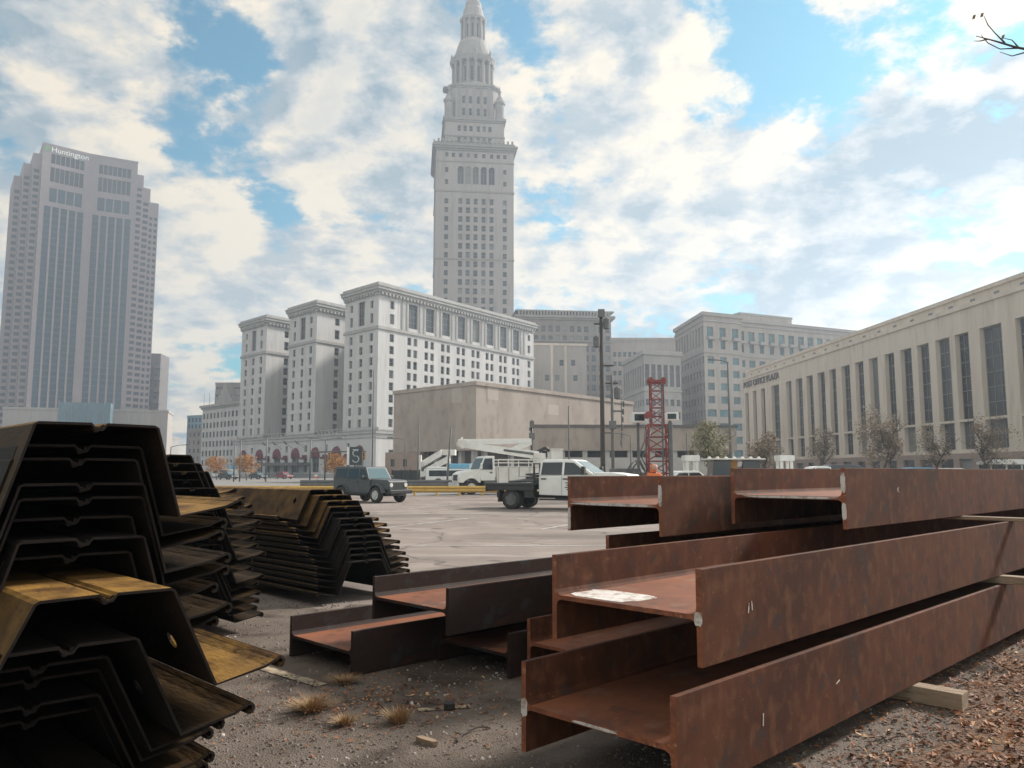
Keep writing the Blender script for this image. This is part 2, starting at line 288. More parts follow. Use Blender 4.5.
# ------------------------------------------------------------------ mesh helpers
class MB:
    def __init__(s): s.v = []; s.f = []; s.m = []; s.cur = 0
    def add(s, vs, fs):
        o = len(s.v); s.v += [tuple(v) for v in vs]
        for f in fs: s.f.append([i + o for i in f]); s.m.append(s.cur)
    def poly(s, pts): s.add(pts, [list(range(len(pts)))])
    def box(s, x0, x1, y0, y1, z0, z1):
        v = [(x, y, z) for z in (z0, z1) for y in (y0, y1) for x in (x0, x1)]
        s.add(v, [(0, 2, 3, 1), (4, 5, 7, 6), (0, 1, 5, 4), (2, 6, 7, 3), (0, 4, 6, 2), (1, 3, 7, 5)])
    def obox(s, o, u, w, n, du, dw, dn):
        """box from corner o along three vectors"""
        o = Vector(o); u = Vector(u) * du; w = Vector(w) * dw; n = Vector(n) * dn
        v = [o, o + u, o + w, o + u + w, o + n, o + u + n, o + w + n, o + u + w + n]
        s.add(v, [(0, 2, 3, 1), (4, 5, 7, 6), (0, 1, 5, 4), (2, 6, 7, 3), (0, 4, 6, 2), (1, 3, 7, 5)])
    def prism(s, pts, z0, z1):
        n = len(pts); v = [(p[0], p[1], z0) for p in pts] + [(p[0], p[1], z1) for p in pts]
        s.add(v, [list(range(n))[::-1], list(range(n, 2 * n))] + [(i, (i + 1) % n, n + (i + 1) % n, n + i) for i in range(n)])
    def tube(s, pts, r, n=8, cap=True):
        pts = [Vector(p) for p in pts]; k = len(pts)
        rs = r if isinstance(r, (list, tuple)) else [r] * k
        base = len(s.v); up = None
        for i, p in enumerate(pts):
            t = (pts[min(i + 1, k - 1)] - pts[max(i - 1, 0)]).normalized()
            a = t.cross(Vector((0, 0, 1)) if abs(t.z) < .95 else Vector((1, 0, 0))).normalized()
            if up is not None and a.dot(up) < 0: a = -a
            up = a; b = t.cross(a)
            for j in range(n):
                q = 2 * math.pi * j / n
                s.v.append(tuple(p + (a * math.cos(q) + b * math.sin(q)) * rs[i]))
        for i in range(k - 1):
            for j in range(n):
                s.f.append([base + i * n + j, base + i * n + (j + 1) % n, base + (i + 1) * n + (j + 1) % n, base + (i + 1) * n + j]); s.m.append(s.cur)
        if cap:
            s.f.append([base + j for j in range(n)][::-1]); s.m.append(s.cur)
            s.f.append([base + (k - 1) * n + j for j in range(n)]); s.m.append(s.cur)
    def lathe(s, prof, c=(0, 0), n=24, rot=0.0):
        base = len(s.v); k = len(prof)
        for (r, z) in prof:
            for j in range(n):
                q = 2 * math.pi * j / n + rot
                s.v.append((c[0] + r * math.cos(q), c[1] + r * math.sin(q), z))
        for i in range(k - 1):
            for j in range(n):
                s.f.append([base + i * n + j, base + i * n + (j + 1) % n, base + (i + 1) * n + (j + 1) % n, base + (i + 1) * n + j]); s.m.append(s.cur)
        s.f.append([base + (k - 1) * n + j for j in range(n)]); s.m.append(s.cur)
        s.f.append([base + j for j in range(n)][::-1]); s.m.append(s.cur)
    def ylathe(s, prof, c, n=24, cap=True):
        """revolve (r, y) about the y axis through c=(x, z)"""
        base = len(s.v); k = len(prof)
        for (r, y) in prof:
            for j in range(n):
                q = 2 * math.pi * j / n
                s.v.append((c[0] + r * math.cos(q), y, c[1] + r * math.sin(q)))
        for i in range(k - 1):
            for j in range(n):
                s.f.append([base + i * n + j, base + i * n + (j + 1) % n, base + (i + 1) * n + (j + 1) % n, base + (i + 1) * n + j]); s.m.append(s.cur)
        if cap:
            s.f.append([base + (k - 1) * n + j for j in range(n)]); s.m.append(s.cur)
            s.f.append([base + j for j in range(n)][::-1]); s.m.append(s.cur)
    def shell(s, prof, wf):
        """side profile (x, z) swept across the body, half width wf(x, z)"""
        n = len(prof)
        v = [(x, wf(x, z), z) for x, z in prof] + [(x, -wf(x, z), z) for x, z in prof]
        s.add(v, [list(range(n))[::-1], list(range(n, 2 * n))] + [(i, (i + 1) % n, n + (i + 1) % n, n + i) for i in range(n)])
    def build(s, name, mats, parent=None, smooth=False, world=False, bevel=0.0, loc=None, rotz=0.0, fix=True):
        me = bpy.data.meshes.new(name)
        v = s.v
        if world and parent is not None:
            inv = Matrix.LocRotScale(parent.location, parent.rotation_euler, None).inverted()
            v = [tuple(inv @ Vector(p)) for p in v]
        me.from_pydata(v, [], s.f)
        for k in (mats if isinstance(mats, (list, tuple)) else [mats]): me.materials.append(M[k] if isinstance(k, str) else k)
        me.polygons.foreach_set('material_index', s.m)
        if fix:
            bm = bmesh.new(); bm.from_mesh(me); bmesh.ops.recalc_face_normals(bm, faces=bm.faces); bm.to_mesh(me); bm.free()
        if smooth: me.polygons.foreach_set('use_smooth', [True] * len(me.polygons))
        me.update()
        o = bpy.data.objects.new(name, me); C.objects.link(o)
        if loc is not None: o.location = loc
        o.rotation_euler = (0, 0, rotz)
        if parent is not None: o.parent = parent
        if bevel:
            b = o.modifiers.new('bevel', 'BEVEL'); b.width = bevel; b.segments = 2; b.limit_method = 'ANGLE'; b.angle_limit = R(35)
            if smooth: pass
        return o


def tag(o, label, cat, group=None, kind=None):
    if label: o['label'] = label
    if cat: o['category'] = cat
    if group: o['group'] = group
    if kind: o['kind'] = kind
    return o


def thing(name, label, cat, loc=(0, 0, 0), rotz=0.0, group=None):
    o = bpy.data.objects.new(name, None); C.objects.link(o); o.empty_display_size = .3
    o.location = loc; o.rotation_euler = (0, 0, rotz)
    return tag(o, label, cat, group)


KIDS = {}
def kids(o): return [c for c in C.objects if c.parent == o]


def dup(root, label=None, loc=None, rotz=None, group=None):
    def cp(o, par):
        c = o.copy(); C.objects.link(c); c.parent = par
        for k in kids(o): cp(k, c)
        return c
    r = cp(root, None)
    if label: r['label'] = label
    if loc is not None: r.location = loc
    if rotz is not None: r.rotation_euler = (0, 0, rotz)
    if group: r['group'] = group
    return r


def structure(o): o['kind'] = 'structure'; return o
ORD = ['topmost', 'second from top', 'third from top', 'fourth from top', 'fifth from top', 'sixth from top', 'seventh from top', 'eighth from top', 'ninth from top', 'tenth from top',
       'eleventh from top', 'twelfth from top', 'thirteenth from top', 'fourteenth from top', 'fifteenth from top', 'sixteenth from top', 'seventeenth from top', 'eighteenth from top']
# ------------------------------------------------------------------ ground
mb = MB(); mb.poly([(-1090, -110, 0), (1090, -110, 0), (1090, 1240, 0), (-1090, 1240, 0)])
structure(mb.build('ground', 'street'))
mb = MB(); mb.poly([(-75, 5.5, .004), (52, 5.5, .004), (52, 53, .004), (-75, 53, .004)])
structure(mb.build('parking_lot', 'asphalt'))


def blob_sheet(name, pts, z, m, seed):
    rnd = random.Random(seed); out = []
    for i, p in enumerate(pts):
        q = pts[(i + 1) % len(pts)]
        for k in range(14):
            t = k / 14
            out.append((p[0] + (q[0] - p[0]) * t + rnd.uniform(-.16, .16), p[1] + (q[1] - p[1]) * t + rnd.uniform(-.16, .16), z))
    mb = MB(); mb.poly(out); return structure(mb.build(name, m, fix=False))


blob_sheet('gravel_ground', [(-14, -3), (14, -3), (14, 16.5), (2, 12.0), (-1.2, 9.6), (-3.4, 9.2), (-14, 13)], .008, 'gravel', 1)
blob_sheet('leaf_litter', [(.6, 1.5), (9, 1.5), (13, 13.5), (8.6, 11.6), (4.1, 6.9), (1.8, 4.1)], .012, 'mulch', 2)
# painted parking stall lines
def strip(name, a, b, w, z, m):
    a = Vector(a); b = Vector(b); t = (b - a).normalized(); n = Vector((-t.y, t.x)) * w / 2
    mb = MB(); mb.poly([(*(a + n), z), (*(b + n), z), (*(b - n), z), (*(a - n), z)]); return structure(mb.build(name, m, fix=False))
for k in range(9):
    strip('painted_line', (-13 + k * 4.6, 22), (-10.5 + k * 4.6, 27.5), .12, .010, 'line')
for k in range(7):
    strip('painted_line', (-8 + k * 3.6, 34), (-6.3 + k * 3.6, 39), .12, .010, 'line')
strip('painted_line', (-20, 30.5), (22, 29.5), .12, .0095, 'line')
strip('painted_line', (-9, 16.6), (9, 17.6), .10, .0095, 'line')
strip('painted_line', gr(258, 668).xy, gr(322, 687).xy, .10, .014, 'line_yellow')
strip('painted_line', gr(418, 712).xy, gr(470, 708).xy, .07, .014, 'line_yellow')
# street kerb behind the rail and pavement beyond
mb = MB(); mb.box(-90, 60, 60, 60.25, 0, .13); structure(mb.build('kerb', 'concrete'))
mb = MB(); mb.box(-90, 60, 60.25, 66, 0, .125); structure(mb.build('pavement', 'concrete'))

# loose stones and fallen leaves: nobody could count them
rnd = random.Random(5); mb = MB()
def stone(mb, x, y, r, z=.008):
    q = rnd.uniform(0, 6.28); h = r * rnd.uniform(.5, .9)
    pts = []
    for k in range(5):
        a = q + k * 1.2566 + rnd.uniform(-.3, .3); pts.append((x + r * math.cos(a) * rnd.uniform(.7, 1.1), y + r * math.sin(a), z - .002))
    top = [(x + (p[0] - x) * .55 + rnd.uniform(-.2, .2) * r, y + (p[1] - y) * .55, z + h * rnd.uniform(.7, 1)) for p in pts]
    o = len(mb.v); mb.v += pts + top
    for k in range(5): mb.f.append([o + k, o + (k + 1) % 5, o + 5 + (k + 1) % 5, o + 5 + k]); mb.m.append(0)
    mb.f.append([o + 5 + k for k in range(5)]); mb.m.append(0)
for i in range(26000):
    Y = 2.6 + 7.4 * rnd.random() ** 1.6; X = rnd.uniform(-.75 * Y, .75 * Y)
    stone(mb, X, Y, rnd.choice((.004, .02) if rnd.random() < .01 else (.004, .005, .006, .007, .008, .010, .014)) * rnd.uniform(.7, 1.3))
tag(mb.build('loose_gravel', 'stone_chip', fix=False), 'small grey loose stones scattered over the dark ground', 'gravel', kind='stuff')


def leaf_quad(mb, x, y, s, z, tilt=.5):
    q = rnd.uniform(0, 6.28); a = Vector((math.cos(q), math.sin(q), rnd.uniform(-tilt, tilt))) * s
    b = Vector((-math.sin(q), math.cos(q), rnd.uniform(-tilt, tilt))) * s * .55
    c = Vector((x, y, z + s * .5 * tilt)); u = Vector((0, 0, s * rnd.uniform(.1, .45)))
    o = len(mb.v); mb.v += [tuple(c - a), tuple(c - b + u), tuple(c + a * 1.1), tuple(c + b + u)]
    mb.f += [[o, o + 1, o + 2], [o, o + 2, o + 3]]; mb.m += [0, 0]
mb = MB(); n = 0
while n < 15000:
    X = rnd.uniform(1.2, 9.5); Y = rnd.uniform(2.6, 13)
    e = X - (1.55 + (Y - 4.0) * .80)            # distance beyond the litter's edge towards the right
    if e < -.9 or X / Y > .72: continue
    if rnd.random() > min(1, .12 + max(0, e + .5) * .75): continue
    leaf_quad(mb, X, Y, rnd.choice((.006, .008, .010, .012, .015, .020, .026)) * rnd.uniform(.8, 1.2), .014); n += 1
for i in range(900):
    Y = 2.8 + 5.5 * rnd.random(); X = rnd.uniform(-.6 * Y, .2 * Y)
    if rnd.random() < .75: X = gr(380, 705).x + rnd.gauss(0, .45); Y = gr(380, 705).y + rnd.gauss(0, .35)
    leaf_quad(mb, X, Y, rnd.uniform(.008, .02), .012)
tag(mb.build('fallen_leaves', 'leaf_dry', fix=False), 'brown dry fallen leaves strewn over the ground beside the beams', 'leaves', kind='stuff')


# dry grass tufts, each its own plant
def tuft(c, n, r, h, label, name='grass_tuft'):
    mb = MB()
    for i in range(n):
        q = rnd.uniform(0, 6.28); d = r * rnd.random() ** .7; b = Vector((d * math.cos(q) * .5, d * math.sin(q) * .5, 0))
        t = b + Vector((math.cos(q) * d * .9 + rnd.gauss(0, .02), math.sin(q) * d * .9 + rnd.gauss(0, .02), h * rnd.uniform(.4, 1)))
        md = (b + t) / 2 + Vector((0, 0, h * .15)); w = Vector((-math.sin(q), math.cos(q), 0)) * .0022
        o = len(mb.v); mb.v += [tuple(b - w), tuple(b + w), tuple(md + w), tuple(md - w), tuple(t)]
        mb.f += [[o, o + 1, o + 2, o + 3], [o + 3, o + 2, o + 4]]; mb.m += [0, 0]
    o = mb.build(name, 'grass_dry', loc=(c.x, c.y, .008), fix=False)
    return tag(o, label, 'grass tuft', 'dry grass tufts on the gravel')
tuft(gr(398, 724), 260, .10, .10, 'pale straw grass tuft nearest the rusty beam end, rightmost of the tufts')
tuft(gr(312, 712), 420, .16, .09, 'broad straw coloured grass tuft in the middle of the gravel')
tuft(gr(345, 726), 200, .09, .06, 'small low reddish grass tuft in front of the broad tuft')
tuft(gr(345, 684), 240, .14, .06, 'thin flat grass tuft just right of the painted yellow line')
# wood scrap and twig
c = gr(427, 745); mb = MB()
mb.prism([(-.075, -.018), (-.03, -.026), (.07, -.016), (.082, .004), (.05, .02), (-.06, .018)], 0, .028)
tag(mb.build('wood_scrap', 'wood', loc=(c.x, c.y, .009), rotz=-.75), 'short splintered piece of scrap wood lying on the gravel', 'wood scrap')
c = gr(462, 738); mb = MB()
mb.tube([(-.02, -.12, .01), (0, -.03, .02), (.03, .05, .012), (.09, .11, .02), (.16, .13, .01)], [.008, .007, .006, .005, .003], 6)
mb.tube([(0, -.03, .02), (-.05, .03, .015)], [.005, .002], 5)
tag(mb.build('fallen_twig', 'bark', loc=(c.x, c.y, .009)), 'thin crooked dark twig lying right of the scrap wood', 'twig')
c = gr(449, 711); mb = MB()
mb.prism([(-.035, -.02), (0, -.035), (.04, -.015), (.03, .02), (-.02, .028)], 0, .045)
tag(mb.build('rubble_lump', 'black', loc=(c.x, c.y, .009), bevel=.006), 'small black lump of rubble on the gravel near the beams', 'rubble')
# ------------------------------------------------------------------ stacked steel
TH = math.atan2(.7013, .7128)
DV = Vector((math.cos(TH), math.sin(TH), 0)); NV = Vector((math.sin(TH), -math.cos(TH), 0))
def pt(d, n, z): return DV * d + NV * n + Vector((0, 0, z))
BM = {}


def beam(name, label, cat, n, s, z, B, D, L, mats, group, flip=False, tf=.032, tw=.024, rz=0.0):
    """I section lying on its side: flanges upright, web flat; local x along the beam, y across to the back"""
    root = thing(name, label, cat, pt(s, n, z), TH + rz, group)
    h = B / 2; rr = .03
    prof_f = [(0, 0), (tf, 0), (tf, h - tw / 2 - rr), (tf + rr * .3, h - tw / 2 - rr * .3), (tf + rr, h - tw / 2),
              (tf + rr, h + tw / 2), (tf + rr * .3, h + tw / 2 + rr * .3), (tf, h + tw / 2 + rr), (tf, B), (0, B)]
    for side in (0, 1):
        mb = MB(); p = [(y, zz) if side == 0 else (D - y, zz) for y, zz in prof_f]; k = len(p)
        v = [(0, y, zz) for y, zz in p] + [(L, y, zz) for y, zz in p]
        mb.add(v, [(i, (i + 1) % k, k + (i + 1) % k, k + i) for i in range(k)])
        mb.cur = 1; mb.add(v, [list(range(k)), list(range(k, 2 * k))])
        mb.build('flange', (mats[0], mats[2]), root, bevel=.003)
    mb = MB(); y0, y1, z0, z1 = tf + rr, D - tf - rr, h - tw / 2, h + tw / 2
    v = [(x, y, zz) for x in (0, L) for y, zz in ((y0, z0), (y1, z0), (y1, z1), (y0, z1))]
    mb.add(v, [(3, 2, 6, 7)]); mb.add(v, [(0, 4, 5, 1)])
    mb.cur = 1; mb.add(v, [(0, 1, 2, 3), (4, 7, 6, 5)])
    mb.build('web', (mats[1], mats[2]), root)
    return root


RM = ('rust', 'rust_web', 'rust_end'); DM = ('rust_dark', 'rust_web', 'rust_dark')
B = .45; D = .95
G1 = 'rusty beams in the big stack'
b_low = beam('steel_beam', 'rusty I-beam at the bottom front of the big stack, its white-marked end nearest the camera', 'steel beam', -2.08, 3.05, .123, B, D, 15, RM, G1)
b_mid = beam('steel_beam', 'rusty I-beam in the middle tier, directly on top of the nearest bottom beam, pale patch on its web', 'steel beam', -2.108, 3.32, .645, B, D, 15, RM, G1)
b_tr = beam('steel_beam', 'long rusty I-beam of the top tier at the right, nearest the post office building', 'steel beam', -2.52, 5.94, 1.13, B, D, 14, RM, G1)
b_tl = beam('steel_beam', 'rusty I-beam of the top tier at the left, its end in front of the white pickup', 'steel beam', -3.556, 5.09, 1.065, B, D, 14, RM, G1)
b_m2 = beam('steel_beam', 'dark I-beam hidden behind the middle tier, only its back flange showing', 'steel beam', -3.13, 5.06, .63, .42, D, 13, RM, G1)
b_l2 = beam('steel_beam', 'low rusty I-beam lying behind the nearest bottom beam in its shade', 'steel beam', -3.39, 4.43, .09, .36, D, 12, RM, G1)
G2 = 'dark beams in the low stack by the sheet piles'
m_l = beam('steel_beam', 'dark I-beam on the gravel, leftmost end beside the sheet piles', 'steel beam', -5.31, 3.53, .012, .33, D, 11, DM, G2)
m_u = beam('steel_beam', 'dark grey I-beam lying on top of the low stack in the middle', 'steel beam', -4.63, 3.90, .355, .34, .97, 11, DM, G2)
m_l2 = beam('steel_beam', 'dark I-beam on the ground underneath the low stack, between both stacks', 'steel beam', -4.42, 4.33, .012, .33, .85, 11, DM, G2)


def mark(root, x0, x1, y0, y1, z, seed, up=True):
    r = random.Random(seed); pts = []
    for k in range(18):
        a = 2 * math.pi * k / 18; e = abs(math.cos(a)) ** .5, abs(math.sin(a)) ** .5
        pts.append(((x0 + x1) / 2 + (x1 - x0) / 2 * math.copysign(e[0], math.cos(a)) * r.uniform(.85, 1.05), (y0 + y1) / 2 + (y1 - y0) / 2 * math.copysign(e[1], math.sin(a)) * r.uniform(.85, 1.05)))
    mb = MB(); mb.prism(pts, z, z + .003); return mb.build('paint_mark', 'white_paint', root)


def end_mark(root, y0, y1, z0, z1, seed):
    """paint daubed on the sawn end, 3 mm thick"""
    r = random.Random(seed); pts = []
    for k in range(16):
        a = 2 * math.pi * k / 16; e = abs(math.cos(a)) ** .6, abs(math.sin(a)) ** .6
        pts.append(((y0 + y1) / 2 + (y1 - y0) / 2 * math.copysign(e[0], math.cos(a)) * r.uniform(.8, 1.05), (z0 + z1) / 2 + (z1 - z0) / 2 * math.copysign(e[1], math.sin(a)) * r.uniform(.8, 1.05)))
    mb = MB(); k = len(pts)
    v = [(-.004, y, z) for y, z in pts] + [(-.0005, y, z) for y, z in pts]
    mb.add(v, [list(range(k)), list(range(k, 2 * k))[::-1]] + [(i, (i + 1) % k, k + (i + 1) % k, k + i) for i in range(k)])
    return mb.build('paint_mark', 'white_paint', root)


mark(b_mid, .02, .34, .45, .90, B / 2 + .0125, 3)
end_mark(b_mid, .0, .045, .185, .255, 4)
end_mark(b_low, D - .045, D, .17, .27, 5)
for (root, x, z, l, tl) in ((b_mid, .42, .20, .05, .2), (b_mid, .46, .21, .045, -.1), (b_low, .75, .17, .06, .1), (b_low, 1.6, .22, .05, 1.3), (b_tr, 1.0, .26, .05, .8), (b_tr, 1.04, .25, .05, -.8)):
    mb = MB(); a = Vector((x, -.0025, z)); e_ = a + Vector((math.sin(tl) * l, 0, math.cos(tl) * l)); w_ = Vector((math.cos(tl), 0, -math.sin(tl))) * .0035
    mb.add([a - w_, a + w_, e_ + w_, e_ - w_] + [q + Vector((0, .002, 0)) for q in (a - w_, a + w_, e_ + w_, e_ - w_)], [(0, 1, 2, 3), (7, 6, 5, 4), (0, 4, 5, 1), (1, 5, 6, 2), (2, 6, 7, 3), (3, 7, 4, 0)]); mb.build('chalk_mark', 'white_paint', root)
end_mark(b_low, .3, .62, .218, .232, 8)
end_mark(b_tl, .04, D - .02, .215, .237, 6); end_mark(b_tl, D - .035, D, .0, .2, 9)
end_mark(b_tr, .0, .036, .06, .2, 7); end_mark(b_tr, .04, D - .1, .216, .236, 17); end_mark(b_tl, 0, .034, .22, .4, 19); end_mark(b_tr, 0, .036, .26, .42, 20)


# timber dunnage, each piece its own
def timber(label, n0, n1, s, z, w, h, rz=0.0):
    mb = MB(); L = n1 - n0
    v = [(-w / 2, 0, 0), (w / 2, 0, 0), (w / 2, -L, 0), (-w / 2, -L, 0)]
    mb.prism([(a, b) for a, b, _ in v], 0, h)
    o = mb.build('timber_block', 'timber_mat', loc=pt(s, n0, z), rotz=TH + rz, bevel=.006)
    # local -y runs towards the front of the stack
    return tag(o, label, 'timber', 'timber bearers under the beams')
M['timber_mat'] = mat('weathered_bearer_timber', (.36, .27, .19), (.22, .155, .105), 4, .88, 0, .5, 40, stretch=(7, .7, 7), col3=(.12, .08, .055), s3=9, lo3=.58, hi3=.72)
g = gr(966, 712); gs = g.dot(DV); gn = g.dot(NV)
timber('pale timber bearer on the leaf litter, sticking out under the bottom beam', -4.4, gn, gs, .012, .13, .11)
timber('timber bearer between bottom and middle beams, at the right edge of view', -3.3, -1.72, 8.15, .574, .12, .070)
timber('timber bearer under the top tier, lying on the middle beam at the right', -3.3, -1.98, 8.6, 1.096, .12, .033)
timber('timber bearer hidden far along under the bottom beams', -4.4, -1.95, 12.5, .012, .13, .11)
for k, (n0, n1, s_, z_, h_) in enumerate(((-4.4, -3.4, 6.4, .012, .078), (-5.6, -4.6, 7.0, .345, .010))):
    pass


# sheet piles -----------------------------------------------------------
def pile_mesh(L, seed, run=.172, fl=.20):
    e0 = .228 + run; e1 = e0 + fl; e2 = e1 + .045
    P = [(-e2, .052), (-e1, .034), (-e0, 0), (-.228, .365), (-.215, .372), (-.03, .374), (-.012, .352), (.012, .352), (.03, .374), (.215, .372), (.228, .365), (e0, 0), (e1, .034), (e2, .052)]
    t = .010; n = len(P)
    nor = []
    for i in range(n):
        a = Vector(P[max(i - 1, 0)]); b = Vector(P[min(i + 1, n - 1)]); d = (b - a).normalized(); nor.append(Vector((-d.y, d.x)))
    out = [Vector(P[i]) + nor[i] * t / 2 for i in range(n)]; inn = [Vector(P[i]) - nor[i] * t / 2 for i in range(n)]
    mb = MB(); ys = [0, .16, .36, L]
    def grid(line, y): return [(p.x, y, p.y) for p in line]
    hole = {2: 1, 10: 1}
    oct_o = {}
    for line, tagn in ((out, 'o'), (inn, 'i')):
        for i in range(n - 1):
            for k in range(3):
                a = Vector((line[i].x, ys[k], line[i].y)); b = Vector((line[i + 1].x, ys[k], line[i + 1].y))
                c = Vector((line[i + 1].x, ys[k + 1], line[i + 1].y)); d = Vector((line[i].x, ys[k + 1], line[i].y))
                if k == 1 and i in hole:
                    cen = (a * .38 + b * .62 + d * .38 + c * .62) / 2; eu = (b - a).normalized(); ev = Vector((0, 1, 0)); r = .035
                    ring = [cen + (eu * math.cos(q) + ev * math.sin(q)) * r for q in [2 * math.pi * (j + .5) / 12 for j in range(12)]]
                    oct_o[(tagn, i)] = ring
                    # outer frame points matched by angle
                    fr = []
                    for j in range(12):
                        q = 2 * math.pi * (j + .5) / 12; dx, dy = math.cos(q), math.sin(q)
                        lu0 = (a - cen).dot(eu); lu1 = (b - cen).dot(eu); lv0 = (a - cen).y; lv1 = (d - cen).y
                        s = min([x for x in ((lu1 / dx if dx > 1e-6 else 9), (lu0 / dx if dx < -1e-6 else 9), (lv1 / dy if dy > 1e-6 else 9), (lv0 / dy if dy < -1e-6 else 9)) if x > 0])
                        fr.append(cen + (eu * dx + ev * dy) * s)
                    for j in range(12): mb.add([fr[j], fr[(j + 1) % 12], ring[(j + 1) % 12], ring[j]], [(0, 1, 2, 3)])
                    for cor in (a, b, c, d):           # corner fill
                        best = sorted(range(12), key=lambda j: ((fr[j] + fr[(j + 1) % 12]) / 2 - cor).length)[0]
                        mb.add([fr[best], cor, fr[(best + 1) % 12]], [(0, 1, 2)])
                else: mb.add([a, b, c, d], [(0, 1, 2, 3)])
    for i in hole:
        A = oct_o[('o', i)]; Bq = oct_o[('i', i)]
        for j in range(12): mb.add([A[j], A[(j + 1) % 12], Bq[(j + 1) % 12], Bq[j]], [(0, 1, 2, 3)])
    mb.cur = 1
    for i in range(n - 1):                              # sawn end at the camera side
        mb.add([(out[i].x, 0, out[i].y), (out[i + 1].x, 0, out[i + 1].y), (inn[i + 1].x, 0, inn[i + 1].y), (inn[i].x, 0, inn[i].y)], [(0, 1, 2, 3)])
    mb.cur = 0
    for s in (-1, 1):                                   # edge interlocks: open claws
        cl = [(s * (e2 + a_), b_) for a_, b_ in ((0, .052), (.020, .062), (.034, .054), (.037, .036), (.026, .024), (.012, .029))]
        for a, b in zip(cl[:-1], cl[1:]):
            a = Vector(a); b = Vector(b); d = (b - a).normalized(); q = Vector((-d.y, d.x)) * .006
            v = [(p.x, y, p.y) for y in (0, L) for p in (a - q, b - q, b + q, a + q)]
            mb.add(v, [(0, 1, 2, 3), (4, 7, 6, 5), (0, 4, 5, 1), (1, 5, 6, 2), (2, 6, 7, 3), (3, 7, 4, 0)])
    mb.tube([(-.010, .004, .352), (-.010, L, .352)], .012, 8); mb.tube([(.014, .004, .361), (.014, L, .361)], .011, 8)
    return mb


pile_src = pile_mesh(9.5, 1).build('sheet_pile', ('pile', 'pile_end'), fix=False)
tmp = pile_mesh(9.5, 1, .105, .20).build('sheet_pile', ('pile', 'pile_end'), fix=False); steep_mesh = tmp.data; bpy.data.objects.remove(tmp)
tmp = pile_mesh(9.5, 1, .105, .20).build('sheet_pile', ('pile_shaded', 'pile_end'), fix=False); steep_nested = tmp.data; bpy.data.objects.remove(tmp)
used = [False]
base_mesh = pile_src.data; pile_src2 = pile_src.copy(); pile_src2.data = pile_src.data.copy(); pile_src2.data.materials[0] = M['pile_shaded']; nested_mesh = pile_src2.data; bpy.data.objects.remove(pile_src2)
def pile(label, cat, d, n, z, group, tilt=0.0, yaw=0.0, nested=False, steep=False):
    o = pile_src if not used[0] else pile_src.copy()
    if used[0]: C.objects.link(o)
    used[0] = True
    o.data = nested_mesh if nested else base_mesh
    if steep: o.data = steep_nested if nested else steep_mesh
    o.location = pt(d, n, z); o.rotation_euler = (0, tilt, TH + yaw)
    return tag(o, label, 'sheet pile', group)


rs = random.Random(9)
ga = 'sheet piles in the upper bundle of the nearest stack'
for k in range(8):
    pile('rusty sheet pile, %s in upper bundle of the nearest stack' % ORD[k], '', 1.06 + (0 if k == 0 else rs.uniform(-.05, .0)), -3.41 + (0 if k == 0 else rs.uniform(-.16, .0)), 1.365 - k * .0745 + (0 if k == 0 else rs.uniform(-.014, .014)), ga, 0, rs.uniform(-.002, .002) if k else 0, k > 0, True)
gb = 'sheet piles in the lower bundle of the nearest stack'
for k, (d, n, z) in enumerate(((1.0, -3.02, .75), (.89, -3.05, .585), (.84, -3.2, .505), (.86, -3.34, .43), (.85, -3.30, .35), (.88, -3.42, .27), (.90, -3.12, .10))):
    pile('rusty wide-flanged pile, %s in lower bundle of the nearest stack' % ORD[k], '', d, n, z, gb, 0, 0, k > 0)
gc = 'sheet piles in the middle stack'
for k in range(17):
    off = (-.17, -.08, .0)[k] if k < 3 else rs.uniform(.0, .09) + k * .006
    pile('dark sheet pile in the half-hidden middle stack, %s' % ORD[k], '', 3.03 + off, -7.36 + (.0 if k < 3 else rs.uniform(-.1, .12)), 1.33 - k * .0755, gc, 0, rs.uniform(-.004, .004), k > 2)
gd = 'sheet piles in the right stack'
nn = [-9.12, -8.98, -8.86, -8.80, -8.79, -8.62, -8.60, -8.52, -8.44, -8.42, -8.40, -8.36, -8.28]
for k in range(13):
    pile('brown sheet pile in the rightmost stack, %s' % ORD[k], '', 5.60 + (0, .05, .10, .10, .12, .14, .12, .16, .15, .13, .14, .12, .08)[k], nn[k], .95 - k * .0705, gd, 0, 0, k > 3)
for (d, n, lab) in ((1.0, -4.3, 'thick timber bearer under the nearest stack of sheet piles'), (3.1, -8.6, 'thick timber bearer under the middle stack of sheet piles'), (5.65, -10.2, 'thick timber bearer under the rightmost stack of sheet piles')):
    mb = MB(); mb.box(-.75, .75, -.07, .07, 0, .09)
    tag(mb.build('timber_block', 'timber_mat', loc=pt(d, n, .010), rotz=TH, bevel=.006), lab, 'timber', 'timber bearers under the sheet piles')
# ------------------------------------------------------------------ building kit
CAMP = Vector((0, 0, CAMH))
WIN = {}
RW = random.Random(77)


